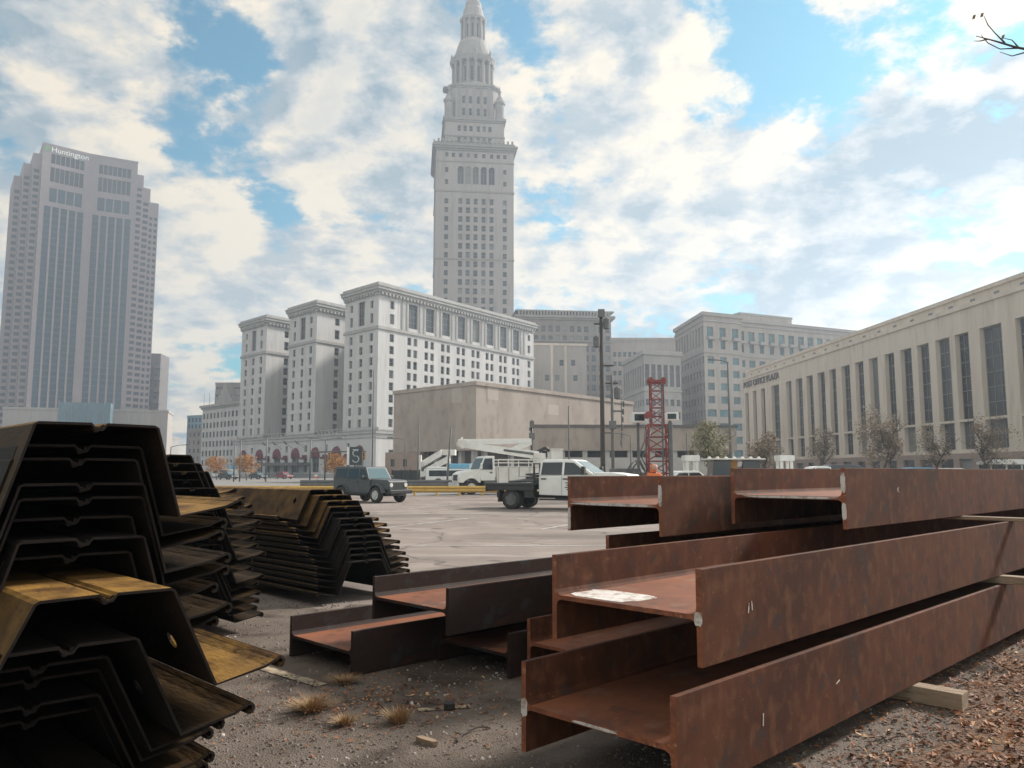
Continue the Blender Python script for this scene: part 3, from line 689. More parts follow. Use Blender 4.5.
def win_mesh(w, h, style, glass):
    key = (round(w, 2), round(h, 2), style, glass)
    if key in WIN: return WIN[key]
    mb = MB(); mb.poly([(0, 0, 0), (w, 0, 0), (w, 0, h), (0, 0, h)])
    mb.cur = 1; t = min(.09, w * .07); d = -.06
    def bar(x0, x1, z0, z1): mb.box(x0, x1, d, -.005, z0, z1)
    if style != 'plain':
        bar(0, t, 0, h); bar(w - t, w, 0, h); bar(t, w - t, 0, t); bar(t, w - t, h - t, h)
    if style == 'sash': bar(t, w - t, h * .5 - t / 2, h * .5 + t / 2)
    if style == 'cross': bar(t, w - t, h * .62 - t / 2, h * .62 + t / 2); bar(w / 2 - t / 2, w / 2 + t / 2, t, h * .62 - t / 2)
    if style == 'tall':
        for k in (1, 2): bar(w * k / 3 - t / 2, w * k / 3 + t / 2, t, h - t)
        nz = max(2, int(h / 1.7))
        for k in range(1, nz): bar(t, w - t, h * k / nz - t * .5, h * k / nz + t * .5)
    if style == 'strip':
        nz = max(2, int(round(h / 3.8)))
        for k in range(1, nz):
            z = h * k / nz; mb.box(0, w, -.12, -.005, z - .55, z + .55)
    if style == 'duo': bar(w / 2 - t / 2, w / 2 + t / 2, t, h - t)
    me_o = mb.build('window', (glass, 'frame' if style != 'strip' else 'spandrel'))
    me = me_o.data; bpy.data.objects.remove(me_o); WIN[key] = me; return me


class Bld:
    def __init__(s, name, label, base, cat='building', group=None):
        s.root = thing(name, label, cat, base, 0, group); s.wall = MB(); s.trim = MB(); s.wins = []
    def facade(s, O, u, Wd, z0, z1, wins=(), dep=.3, style='sash', glass='glass', mbw=None, arch=False):
        """wall in the vertical plane from O along unit u (outside on the right hand), with real recessed openings; wins (u0, u1, za, zb)"""
        mbw = mbw or s.wall
        O = Vector((O[0], O[1])); u = Vector((u[0], u[1])).normalized(); nin = Vector((-u.y, u.x))
        P = lambda a, z, d=0.0: (O.x + u.x * a + nin.x * d, O.y + u.y * a + nin.y * d, z)
        wins = [w for w in wins if w[0] > .02 and w[1] < Wd - .02 and w[2] > z0 + .02 and w[3] < z1 - .02]
        zs = sorted({round(z0, 3), round(z1, 3)} | {round(x, 3) for w in wins for x in (w[2], w[3])})
        for za, zb in zip(zs[:-1], zs[1:]):
            zm = (za + zb) / 2; here = sorted((w[0], w[1]) for w in wins if w[2] < zm < w[3]); x = 0.0
            for a, b in here:
                if a > x + 1e-4: mbw.poly([P(x, za), P(a, za), P(a, zb), P(x, zb)])
                x = max(x, b)
            if x < Wd - 1e-4: mbw.poly([P(x, za), P(Wd, za), P(Wd, zb), P(x, zb)])
        ang = math.atan2(u.y, u.x)
        for w in wins:
            a, b, za, zb = w[:4]
            mbw.poly([P(a, za), P(b, za), P(b, za, dep), P(a, za, dep)]); mbw.poly([P(a, zb), P(a, zb, dep), P(b, zb, dep), P(b, zb)])
            mbw.poly([P(a, za), P(a, za, dep), P(a, zb, dep), P(a, zb)]); mbw.poly([P(b, za), P(b, zb), P(b, zb, dep), P(b, za, dep)])
            st = w[4] if len(w) > 4 else style; gl = w[5] if len(w) > 5 else glass
            if st == 'arch' or arch:
                r = (b - a) / 2; c = (a + b) / 2; K = 8
                arc = [(c + r * math.cos(math.pi * k / K), zb - r + r * math.sin(math.pi * k / K)) for k in range(K + 1)]
                for k in range(K):
                    cor = (b, zb) if k < K / 2 else (a, zb)
                    mbw.poly([P(arc[k][0], arc[k][1], .004), P(arc[k + 1][0], arc[k + 1][1], .004), P(*cor, .004)])
                    mbw.poly([P(arc[k][0], arc[k][1], .004), P(arc[k + 1][0], arc[k + 1][1], .004), P(arc[k + 1][0], arc[k + 1][1], dep), P(arc[k][0], arc[k][1], dep)])
                st = 'cross'
            if gl == 'glass' and RW.random() < .2: gl = 'glass_blind'
            s.wins.append((P(a, za, dep - .02), ang, b - a, zb - za, st, gl))
    def mass(s, poly, z0, z1, wins=None, roof=True, mbw=None, **k):
        mbw = mbw or s.wall; wins = wins or {}
        n = len(poly)
        for i in range(n):
            a = Vector(poly[i][:2]); b = Vector(poly[(i + 1) % n][:2]); d = b - a
            s.facade(a, d.normalized(), d.length, z0, z1, wins.get(i, ()), mbw=mbw, **k)
        if roof: mbw.poly([(p[0], p[1], z1) for p in poly]); mbw.poly([(p[0], p[1], z0) for p in poly][::-1])
    def cornice(s, poly, steps, mbw=None):
        """steps: (offset, z0, z1) rings round the polygon"""
        mbw = mbw or s.trim
        for off, z0, z1 in steps:
            q = offset(poly, off); mbw.prism(q, z0, z1)
    def finish(s, wallm, trimm=None, most=100, wname='window'):
        s.wall.build('wall', wallm, s.root, world=True, fix=False)
        if s.trim.f: s.trim.build('cornice', trimm or wallm, s.root, world=True)
        def size(w):
            c = Vector(w[0]); dd = (c - CAMP); d = dd.length
            vis = 1.0 if abs(dd.x) < .7 * dd.y else .05
            n = Vector((math.sin(w[1]), -math.cos(w[1]), 0))
            return -w[2] * w[3] * max(.01, -n.dot(dd.normalized())) * vis / d / d
        ws = sorted(s.wins, key=size)
        for w in ws[:most]:
            o = bpy.data.objects.new(wname, win_mesh(*w[2:])); C.objects.link(o); o.parent = s.root
            o.location = Vector(w[0]) - s.root.location; o.rotation_euler = (0, 0, w[1])
        rest = ws[most:]
        if rest:
            mb = MB(); mats = []
            for w in rest:
                me = win_mesh(*w[2:]); mx = Matrix.Translation(Vector(w[0])) @ Matrix.Rotation(w[1], 4, 'Z'); base = len(mb.v)
                idx = []
                for mt in me.materials:
                    if mt.name not in mats: mats.append(mt.name)
                    idx.append(mats.index(mt.name))
                mb.v += [tuple(mx @ v.co) for v in me.vertices]
                for p in me.polygons: mb.f.append([base + i for i in p.vertices]); mb.m.append(idx[p.material_index])
            o = mb.build('more_windows', [bpy.data.materials[m] for m in mats], s.root, world=True, fix=False); o['kind'] = 'stuff'
        return s.root


def offset(poly, off):
    out = []; n = len(poly)
    for i in range(n):
        a = Vector(poly[i - 1][:2]); b = Vector(poly[i][:2]); c = Vector(poly[(i + 1) % n][:2])
        d1 = (b - a).normalized(); d2 = (c - b).normalized(); n1 = Vector((d1.y, -d1.x)); n2 = Vector((d2.y, -d2.x))
        k = 1 + n1.dot(n2)
        out.append(tuple(b + (n1 + n2) * (off / max(k, .2))))
    return out


def par(O, u, a, w, b):
    """counter-clockwise parallelogram: O, along u by a, along w by b"""
    O = Vector(O); u = Vector(u).normalized() * a; w = Vector(w).normalized() * b
    return [tuple(O), tuple(O + u), tuple(O + u + w), tuple(O + w)]


def cols(xs, w, rows, h, *extra): return [(x - w / 2, x + w / 2, z, z + h, *extra) for x in xs for z in rows]


def uat(px, py, O, u):
    """distance along a facade line at which it is seen in that direction"""
    r = ray(px, py); O = Vector(O); u = Vector(u).normalized()
    # O + t u = k r
    det = u.x * (-r.y) - u.y * (-r.x)
    return ((-O.x) * (-r.y) - (-O.y) * (-r.x)) / det


# ---------------------------------------------------------------- the pale hotel
C0 = Vector((-35.9, 212)); U = Vector((.585, .81)).normalized(); V = Vector((-.697, .717)).normalized()
h = Bld('hotel', 'long pale stone hotel with three towers over an arcaded base with maroon awnings', (C0.x, C0.y, 0))
rows8 = [13.6 + 3.32 * i for i in range(8)]
wt = 16.0
for k, (t0, wd, dep) in enumerate(((0, 16.5, 74), (31.8, 16.4, 50), (63.0, 17.8, 74))):
    O = C0 + V * t0
    poly = par(O, U, dep, V, wd)
    west = cols([wd * .2, wd * .5, wd * .8], 1.55, rows8, 2.2)          # edge 3 runs from far to near
    west = [(wd - b, wd - a, za, zb) for a, b, za, zb in west]
    west += [(wd * .5 - 1.5, wd * .5 + 1.5, 41.6, 48.4, 'tall')]
    west += cols([wd * .2, wd * .8], 1.3, [41.8], 2.7) + cols([wd * .2, wd * .8], 1.3, [46.0], 2.0)
    if k == 0:
        south = cols([5.2], 1.7, rows8, 2.2) + cols([5.2], 1.7, [41.8], 2.8) + cols([5.2], 1.6, [46.0], 2.2)
        for j in range(8):
            x = 13.4 + j * 7.15
            south += cols([x - 1.25, x + 1.25], 1.55, rows8, 2.2) + [(x - 2.05, x + 2.05, 41.7, 48.6, 'tall')]
        south += cols([71.2], 1.7, rows8, 2.2) + cols([71.2], 1.6, [41.8], 2.6) + cols([71.2], 1.5, [46.0], 2.0)
    else:
        south = cols([8, 17.5, 25], 1.9, rows8, 2.3) + cols([8, 17.5], 1.9, [41.8], 2.8) + cols([8, 17.5], 1.8, [46.0], 2.2)
    h.mass(poly, 12.3, 50.0, {0: south, 3: west}, dep=.45)
    h.cornice(poly, [(.25, 12.6, 13.0), (.35, 39.9, 40.5), (.18, 40.5, 40.8), (.3, 49.2, 50.0), (.6, 50.0, 50.7), (1.0, 50.7, 51.5), (1.2, 51.5, 51.9), (.6, 51.9, 52.6)])
    # pilaster strips of the crowning order
    for j in range(9 if k == 0 else 0):
        x = 9.9 + j * 7.15
        for dx in (-.95, .95):
            p = C0 + U * (x + dx); h.trim.obox((p.x, p.y, 40.8), U, (-U.y, U.x, 0), (0, 0, 1), .7, -.22, 8.4) if False else h.trim.obox((*(p + Vector((U.y, -U.x)) * .22), 40.82), (U.x, U.y, 0), (-U.y, U.x, 0), (0, 0, 1), .75, .20, 8.35)
    # dentil course under the eaves
    for O2, d2, L2 in ((O, U, dep), (O + V * wd, -V, wd)):
        nn2 = Vector((d2.y, -d2.x))
        for j in range(int(L2 / 1.4)):
            p = O2 + d2 * (j * 1.4 + .4) + nn2 * .32
            h.trim.obox((p.x, p.y, 49.35), (d2.x, d2.y, 0), (nn2.x, nn2.y, 0), (0, 0, 1), .6, .5, .64)
# link at the back of the courts
sp = par(C0 + U * 26 + V * 15.9, U, 20, V, 16.5)
h.mass(sp, 12.3, 49.0, {3: [(16.5 - b, 16.5 - a, za, zb) for a, b, za, zb in cols([3, 8, 13], 1.5, rows8, 2.1)]}, dep=.4)
sp = par(C0 + U * 26 + V * 48.4, U, 20, V, 15.5)
h.mass(sp, 12.3, 49.0, {3: [(15.5 - b, 15.5 - a, za, zb) for a, b, za, zb in cols([3, 8, 13], 1.5, rows8, 2.1)]}, dep=.4)
# arcaded base
bp = par(C0 - U * .5 - V * .5, U, 76, V, 84)
ba = []
pxs = [325, 342]
for j in range(7):
    x = 8 + j * 11.4
    ba.append((x - 2.0, x + 2.0, 1.4, 8.2, 'arch'))
    if j < 6: ba += [(x + 5.7 - .95, x + 5.7 + .95, 1.4, 5.6, 'sash'), (x + 5.7 - .7, x + 5.7 + .7, 7.4, 9.4, 'sash')]
sb = cols([6 + j * 8 for j in range(9)], 2.6, [2.0], 5.5, 'cross')
h.mass(bp, 0, 12.0, {0: sb, 3: ba}, dep=.5)
h.cornice(bp, [(.2, 10.6, 10.9), (.45, 11.7, 12.3), (.15, 0.0, 1.0)])
# balustrade over the base
for t in range(0, 83, 2):
    p = C0 - V * .2 + V * t; h.trim.obox((p.x, p.y, 12.3), (1, 0, 0), (0, 1, 0), (0, 0, 1), .45, .45, 1.0)
p = C0; h.trim.obox((p.x, p.y, 13.31), (V.x, V.y, 0), (U.x, U.y, 0), (0, 0, 1), 83, .5, .25)
h.finish('lime', 'lime_trim', 110 - 10)
# door canopy and awnings are lighter pieces fixed to the front
wo_ = -V; nw = Vector((wo_.y, -wo_.x)); A0 = bp[3]; A0 = Vector(A0)
for j in range(7):
    x = 8 + j * 11.4
    mb = MB(); c = A0 + wo_ * x
    q = []
    for k in range(9):                              # quarter-dome awning
        a = math.pi * k / 8
        q.append([tuple(Vector((*(c - wo_ * 2.5 * math.cos(a) * math.cos(b) + nw * (.08 + 1.5 * math.sin(b) * (.35 + .65 * math.sin(a)))), 5.6 + 3.2 * math.sin(a) * math.cos(b) + .0))) for b in [math.pi / 2 * i / 4 for i in range(5)]])
    base = len(mb.v)
    for r_ in q: mb.v += r_
    for i in range(8):
        for k in range(4): mb.f.append([base + i * 5 + k, base + i * 5 + k + 1, base + (i + 1) * 5 + k + 1, base + (i + 1) * 5 + k]); mb.m.append(0)
    mb.build('awning', 'maroon', h.root, world=True, smooth=True)
    if j < 6:
        mb = MB(); c2 = A0 + wo_ * (x + 5.7)
        mb.obox((*(c2 - wo_ * 1.0 + nw * .05), 5.2), (wo_.x, wo_.y, 0), (nw.x, nw.y, 0), (0, 0, 1), 2.0, 1.2, .7)
        mb.obox((*(c2 - wo_ * .8 + nw * .05), 5.91), (wo_.x, wo_.y, 0), (nw.x, nw.y, 0), (0, 0, 1), 1.6, .7, .6)
        mb.build('awning', 'maroon', h.root, world=True)
mb = MB(); a_ = uat(265, 470, A0, wo_); b_ = uat(311, 470, A0, wo_)
c = A0 + wo_ * a_ + nw * .1
mb.obox((*c, 3.4), (wo_.x, wo_.y, 0), (nw.x, nw.y, 0), (0, 0, 1), b_ - a_, 4.5, .9)
mb.build('entrance_canopy', 'dark_bld', h.root, world=True)
mb = MB()
for k in range(6):
    p = c + wo_ * ((b_ - a_) * (k + .3) / 6) + nw * 4.1; mb.tube([(p.x, p.y, 0), (p.x, p.y, 3.42)], .14, 8)
mb.build('canopy_post', 'black', h.root, world=True)
# unfurled flagpoles over the door
for k, f_ in enumerate((.22, .38, .54, .70)):
    mb = MB(); p = A0 + wo_ * (a_ + (b_ - a_) * (f_ * 1.5 - .2)) + nw * .1
    e_ = p + nw * 2.4 - wo_ * 1.5
    mb.tube([(p.x, p.y, 8.6), (e_.x, e_.y, 11.0)], .07, 6)
    mb.build('flagpole', 'steel', h.root, world=True)
    mb = MB(); m_ = Vector((p.x, p.y, 8.6)).lerp(Vector((e_.x, e_.y, 11.0)), .97); l_ = Vector((p.x, p.y, 8.6)).lerp(Vector((e_.x, e_.y, 11.0)), .6)
    mb.tube([m_, m_.lerp(l_, .5) - Vector((0, 0, .3)), l_ - Vector((0, 0, .25))], [.10, .24, .12], 7); mb.build('furled_flag', 'dark_bld', h.root, world=True)

# ---------------------------------------------------------------- the great tower
TO = Vector((-33.6, 341)); a7 = R(7); TU = Vector((math.cos(a7), math.sin(a7))); TV = Vector((-math.sin(a7), math.cos(a7)))
TW = 34.6
t = Bld('skyscraper', 'tall slender stone tower with stepped columned top and pointed spire, behind the pale hotel', (TO.x, TO.y, 0), 'tower')
tp = par(TO, TU, TW, TV, TW)
rowsT = [22 + 4.05 * i for i in range(25)]
cx5 = [TW * f for f in (.315, .412, .51, .612, .715)]
tw = cols(cx5, 1.8, rowsT, 2.6) + cols([TW * .137, TW * .885], 1.75, rowsT, 2.3)
tw += [(x - 1.35, x + 1.35, 128.4, 136.6, 'arch') for x in cx5] + cols([TW * .137, TW * .885], 1.5, [128, 133.5], 2.2)
tw += cols(cx5 + [TW * .137, TW * .885, TW * .22, TW * .80], 1.5, [140.6], 1.9)
t.mass(tp, 0, 146, {0: tw, 3: tw}, dep=.5)
t.cornice(tp, [(.3, 124.6, 125.3), (.25, 138.3, 138.9), (.5, 143.6, 144.4), (1.2, 144.4, 145.3), (1.7, 145.3, 146.1), (.5, 146.1, 147.4), (.22, 94.0, 94.6), (.22, 61.3, 61.9)])
for j in range(18):
    for O2, d2 in ((TO, TU), (TO + TV * TW, -TV)):
        nn2 = Vector((d2.y, -d2.x)); p = O2 + d2 * (j * 1.93 + .6) + nn2 * 1.1
        t.trim.obox((p.x, p.y, 147.4), (d2.x, d2.y, 0), (-nn2.x, -nn2.y, 0), (0, 0, 1), .9, .5, 1.1)
ctr = TO + TU * TW / 2 + TV * TW / 2
def zm(vs): return [(v[0], v[1], v[2] if v[2] <= 160 else 160 + (v[2] - 160) * 1.19) for v in vs]
def sq(hw, hd=None):
    hd = hd or hw; o = ctr - TU * hw - TV * hd; return par(o, TU, hw * 2, TV, hd * 2)
def cut(hw, c):                                     # square with clipped corners
    L = []
    for su, sv in ((-1, -1), (1, -1), (1, 1), (-1, 1)):
        a = ctr + TU * su * hw + TV * sv * (hw - c); b = ctr + TU * su * (hw - c) + TV * sv * hw
        L += [tuple(a), tuple(b)] if su * sv > 0 else [tuple(b), tuple(a)]
    return L
p1 = sq(13.4)
t.mass(p1, 146, 160.5, {0: cols([26.8 * f for f in (.24, .34, .44, .56, .66, .76)], 1.5, [149, 154.5], 2.6), 3: cols([26.8 * f for f in (.3, .5, .7)], 1.5, [149, 154.5], 2.6)}, dep=.5)
t.cornice(p1, [(.5, 158.8, 159.6), (.9, 159.6, 160.6), (.35, 151.9, 152.4)])
p2 = cut(11.2, 2.6)
t.mass(p2, 160.5, 175, {1: []}, dep=.5)
f2 = ctr - TU * 8.4 - TV * 11.2
t.cornice(p2, [(.4, 173.6, 174.3), (.8, 174.3, 175.1)])
# corner turrets
for su, sv in ((-1, -1), (1, -1), (1, 1), (-1, 1)):
    c = ctr + TU * su * 11.6 + TV * sv * 11.6
    tm = MB(); tm.lathe([(2.5, 160.5), (2.5, 161.6), (2.0, 161.7), (2.0, 167.2), (2.5, 167.3), (2.5, 168.2), (1.9, 168.6), (1.3, 169.9), (.5, 170.8), (.5, 172.0), (.75, 172.4), (.3, 173.2), (.05, 174.6)], c, 12); tm.v = zm(tm.v); tm.build('turret', 'tower_trim', t.root, world=True, smooth=False)
# window bays between pilasters on the second stage
for (o2, d2) in ((ctr - TU * 11.2 - TV * 11.2, TU), (ctr - TU * 11.2 + TV * 11.2, -TV)):
    nn2 = Vector((d2.y, -d2.x))
    for f_ in (.28, .42, .58, .72):
        for z_ in (162.5, 167.3):
            p = o2 + d2 * (22.4 * f_ - .7) + nn2 * .05
            t.wins.append(((p.x, p.y, z_), math.atan2(d2.y, d2.x), 1.4, 3.0, 'sash', 'glass'))
    for f_ in (.2, .35, .5, .65, .8):
        p = o2 + d2 * (22.4 * f_ - .5); t.trim.obox((*(p + nn2 * .6), 161), (d2.x, d2.y, 0), (-nn2.x, -nn2.y, 0), (0, 0, 1), 1.0, .62, 12.5)
# colonnaded drum
dr = MB()
tm = MB(); tm.lathe([(10.6, 175.05), (10.6, 176.6), (7.6, 176.7), (7.6, 186.5)], ctr, 24); tm.v = zm(tm.v); tm.build('drum', 'tower', t.root, world=True)
tm = MB(); tm.lathe([(10.2, 186.5), (10.6, 187.4), (11.0, 188.2), (10.2, 188.3), (9.6, 190.0), (8.9, 190.2), (7.9, 193.2), (7.2, 195.2), (6.7, 195.3)], ctr, 24); tm.v = zm(tm.v); tm.build('drum_roof', 'tower_trim', t.root, world=True)
for k in range(16):
    q = 2 * math.pi * (k + .5) / 16; c = ctr + Vector((math.cos(q), math.sin(q))) * 9.2
    tm = MB(); tm.lathe([(1.05, 176.65), (1.05, 177.2), (.78, 177.3), (.70, 185.4), (1.05, 185.8), (1.05, 186.52)], c, 8); tm.v = zm(tm.v); tm.build('column', 'tower_trim', t.root, world=True)
    if k % 2 == 0:
        c = ctr + Vector((math.cos(q), math.sin(q))) * 10.0
        tm = MB(); tm.lathe([(.6, 188.25), (.6, 189.4), (.75, 189.5), (.4, 190.6), (.05, 191.4)], c, 8); tm.v = zm(tm.v); tm.build('finial', 'tower_trim', t.root, world=True)
# lantern
tm = MB(); tm.lathe([(6.7, 195.25), (6.7, 196.6), (4.5, 196.7), (4.5, 205.4)], ctr, 20); tm.v = zm(tm.v); tm.build('lantern', 'tower', t.root, world=True)
tm = MB(); tm.lathe([(6.1, 205.4), (6.5, 206.2), (6.1, 206.3), (5.4, 207.6), (5.0, 207.8), (4.7, 210.4), (4.0, 211.6), (3.8, 213.6), (2.9, 214.6), (2.6, 218.2), (1.6, 220.2), (1.4, 222), (.6, 224), (.5, 228), (.06, 232)], ctr, 20); tm.v = zm(tm.v); tm.build('spire', 'tower_trim', t.root, world=True)
for k in range(12):
    q = 2 * math.pi * (k + .5) / 12; c = ctr + Vector((math.cos(q), math.sin(q))) * 5.5
    tm = MB(); tm.lathe([(.7, 196.65), (.55, 197.2), (.5, 204.6), (.75, 205.0), (.75, 205.42)], c, 8); tm.v = zm(tm.v); tm.build('column', 'tower_trim', t.root, world=True)
for k in range(16):                                    # openings behind the columns
    q = 2 * math.pi * (k + .0) / 16; d2 = Vector((-math.sin(q), math.cos(q))); c = ctr + Vector((math.cos(q), math.sin(q))) * 7.66 - d2 * .7
    t.wins.append(((c.x, c.y, 178.5), math.atan2(d2.y, d2.x), 1.4, 6.0, 'sash', 'glass'))
for k in range(12):
    q = 2 * math.pi * k / 12; d2 = Vector((-math.sin(q), math.cos(q))); c = ctr + Vector((math.cos(q), math.sin(q))) * 4.56 - d2 * .5
    t.wins.append(((c.x, c.y, 198), math.atan2(d2.y, d2.x), 1.0, 5.6, 'sash', 'glass'))
t.wall.v = zm(t.wall.v); t.trim.v = zm(t.trim.v)
t.wins = [(zm([w[0]])[0], w[1], w[2], w[3] * (1.19 if w[0][2] > 160 else 1), *w[4:]) for w in t.wins]
t.finish('tower', 'tower_trim', 100)
mb = MB(); p = ctr - TU * 12.6 - TV * 3 
mb.lathe([(.2, 177), (1.5, 177.5), (1.7, 178.6), (1.5, 179.7), (.2, 180.2)], (p.x, p.y), 12); mb.tube([(p.x, p.y, 178.5), (p.x + 3.5, p.y + .5, 178.5)], .2, 6)
mb.build('dish_antenna', 'steel', t.root, world=True, smooth=True)

# ---------------------------------------------------------------- glassy stepped skyscraper on the left
HA = Vector((-284, 466)); HU = Vector((.81, .585)).normalized(); HV = Vector((-.585, .81)).normalized()
hb = Bld('office_tower', 'broad pinkish office skyscraper with blue glass strips and stepped shoulders, far left', (HA.x, HA.y, 0), 'tower')
L = 53.0
midp = HA + HU * L / 2 + HV * 3.2                     # the front folds inwards a little
core = [tuple(HA), tuple(midp), tuple(HA + HU * L), tuple(HA + HU * L + HV * 50), tuple(HA + HV * 50)]
half = (midp - HA).length
def hfront(mir):
    w = []
    xs = [half * f for f in (.16, .33, .50, .67, .84)]
    if mir: xs = [half - x for x in xs]
    for i, x in enumerate(xs): w.append((x - 1.75, x + 1.75, 12, 161.5, 'strip', 'glass_blue'))
    for z_, h_ in ((164.5, 8.5), (177.0, 9.0), (188.4, 6.0)):
        n_ = 7 if z_ > 165 else 4
        for k in range(n_):
            x = half * (.17 + .70 * (k + .5) / n_); w.append((x - half * .3 / n_, x + half * .3 / n_, z_, z_ + h_, 'plain', 'glass_dark' if z_ > 165 else 'glass_blue'))
    return w
def hside(Ln, top, n_, m=1.0):
    return [(x - m, x + m, 10 + 4.0 * k, 12.2 + 4.0 * k, 'plain', 'glass_dark') for x in [Ln * (i + .5) / n_ for i in range(n_)] for k in range(int((top - 16) / 4.0))]
hb.mass(core, 0, 200, {0: hfront(False), 1: hfront(True), 4: hside(50, 190, 9, 1.7)}, dep=.5)
hb.cornice(core, [(.15, 199.0, 200.4)])
def step(o, lu, lv, top, f0=2, f3=3):
    poly = par(o, HU, lu, HV, lv)
    hb.mass(poly, 0, top, {0: hside(lu, top, f0, min(1.6, lu / f0 * .32)), 3: hside(lv, top, f3, 1.6)}, dep=.5)
# right shoulder steps, each lower and further out
step(HA + HU * (L - .02) + HV * 3, 4.5, 44, 193, 1, 8)
step(HA + HU * (L + 4.46) + HV * 6, 5.0, 38, 186, 1, 7)
step(HA + HU * (L + 9.44) + HV * 9, 6.0, 32, 178, 2, 6)
# left shoulder steps
step(HA - HU * 4.5 + HV * 4, 4.52, 42, 194, 1, 8)
step(HA - HU * 9.0 + HV * 8.5, 4.52, 36, 188, 1, 7)
step(HA - HU * 13.0 + HV * 14, 4.02, 30, 181, 1, 5)
hb.finish('pink', 'pink', 100)
def lettering(txt, O, u, z, size, m, parent, name='sign_letters', depth=.12, off=.12):
    cu = bpy.data.curves.new(name, 'FONT'); cu.body = txt; cu.size = size; cu.extrude = depth / 2
    ob = bpy.data.objects.new(name, cu); C.objects.link(ob)
    dg = bpy.context.evaluated_depsgraph_get(); me = bpy.data.meshes.new_from_object(ob.evaluated_get(dg)); bpy.data.objects.remove(ob)
    me.materials.clear(); me.materials.append(M[m])
    o = bpy.data.objects.new(name, me); C.objects.link(o); o.parent = parent
    u = Vector(u).normalized(); n = Vector((u.y, -u.x)); p = Vector((O[0], O[1])) + n * off
    o.location = Vector((p.x, p.y, z)) - parent.location; o.rotation_euler = (math.pi / 2, 0, math.atan2(u.y, u.x)); return o
fu = (midp - HA).normalized()
q = HA + fu * 4.4
M['letter_white'] = mat('white_sign_letters', (.92, .92, .90), None, rough=.5); M['green_logo'] = mat('green_logo_panel', (.16, .42, .14), None, rough=.5)
lettering('Huntington', q, fu, 195.6, 4.6, 'letter_white', hb.root)
mb = MB(); p_ = HA + fu * 1.2 + Vector((fu.y, -fu.x)) * .06
for k in range(3): mb.obox((*(p_ + fu * k * .85), 195.6), (fu.x, fu.y, 0), (fu.y, -fu.x, 0), (0, 0, 1), .6, .12, 3.2)
mb.build('sign_emblem', 'green_logo', hb.root, world=True)
# low block and glass hall at its foot
pb = Bld('low_block', 'low peach stone block at the foot of the left skyscraper, behind the sheet piles', (-262, 430, 0))
P0 = Vector((at(2, 425, 440).x, 440)); pu = Vector((.95, .3)).normalized()
pb.mass(par(P0, pu, 84, Vector((-.3, .95)), 30), 0, 37, {0: cols([4 + 5 * k for k in range(17)], 2, [6, 14, 22], 3, 'plain')}, dep=.5)
pb.cornice(par(P0, pu, 84, Vector((-.3, .95)), 30), [(.4, 36, 37.3)])
pb.finish('tan', 'tan')
mb = MB(); Q0 = at(58, 420, 428); Q1 = at(110, 420, 438)
poly = par((Q0.x, Q0.y), (Q1.x - Q0.x, Q1.y - Q0.y), (Vector((Q1.x, Q1.y)) - Vector((Q0.x, Q0.y))).length, Vector((-.3, .95)), 8)
M['hall_glass'] = mat('teal_hall_glass', (.07, .15, .19), (.10, .19, .23), .3, .3)
gh = thing('glass_hall', 'blue glass entrance hall between peach wings at the foot of the left skyscraper', 'building', (Q0.x, Q0.y, 0))
mb.prism(poly, 0, 39); mb.build('wall', 'hall_glass', gh, world=True)
mb = MB()
for k in range(9):
    p = Vector(poly[0]).lerp(Vector(poly[1]), k / 8); mb.obox((p.x - .15, p.y - .25, 0), (1, 0, 0), (0, 1, 0), (0, 0, 1), .3, .22, 39.4)
mb.build('mullion', 'frame', gh, world=True)
rb = Bld('balcony_tower', 'dark narrow tower block with stacked balconies, right behind the left skyscraper', (at(150, 470, 520).x, 520, 0))
o_ = Vector((at(142, 470, 520).x, 520)); rb.mass(par(o_, (1, .15), 8.2, (-.15, 1), 20), 0, 79, {0: cols([2, 5.4], 1.8, [6 + 3.6 * k for k in range(19)], 2.2)}, dep=.4)
for k in range(9): rb.trim.box(o_.x + 5.5, o_.x + 9.6, 517.6, 521, 8 + k * 7.6, 10.4 + k * 7.6)
rb.finish('dark_bld', 'dark_bld')

# ---------------------------------------------------------------- left background row
def simple(name, label, Opx, Opy, OY, Epx, EY, z1, depth, wallm, trimm, ncol, nrow, w, hgt, z0r, dz, cat='building', style='plain', glass='glass', corn=.6, sides=False, most=100):
    O = at(Opx, Opy, OY); E = at(Epx, Opy, EY); O = Vector((O.x, O.y)); E = Vector((E.x, E.y)); u = (E - O).normalized(); Ln = (E - O).length
    b = Bld(name, label, (O.x, O.y, 0), cat); v = Vector((-u.y, u.x)); poly = par(O, u, Ln, v, depth)
    rows = [z0r + dz * k for k in range(nrow)]
    wd = {0: cols([Ln * (i + .5) / ncol for i in range(ncol)], w, rows, hgt)}
    if sides: wd[3] = cols([depth * (i + .5) / sides for i in range(sides)], w, rows, hgt)
    b.mass(poly, 0, z1, wd, dep=.35, style=style, glass=glass)
    if corn: b.cornice(poly, [(corn * .5, z1 - 1.6, z1 - .9), (corn, z1 - .9, z1 + .05)])
    return b, O, u, v, Ln, poly
b, O, u, v, Ln, poly = simple('court_building', 'low pale office building with regular small windows and a roof pediment, left of the hotel', 201, 450, 322, 241, 298, 28, 40, 'lime', 'lime_trim', 11, 6, 1.7, 2.2, 4, 3.7, corn=1.0)
q = O + u * Ln * .55
for k, (hw, zz0, zz1) in enumerate(((7, 28, 30), (5.0, 30, 31.6), (3.2, 31.6, 33.4), (1.6, 33.4, 36))):
    b.trim.obox((*(q - u * hw), zz0), (u.x, u.y, 0), (v.x, v.y, 0), (0, 0, 1), hw * 2, 3, zz1 - zz0 + .01 * k)
for k in range(7): 
    p = O + u * Ln * (k + .2) / 7; b.trim.tube([(p.x, p.y, 28), (p.x, p.y, 33)], .12, 5)
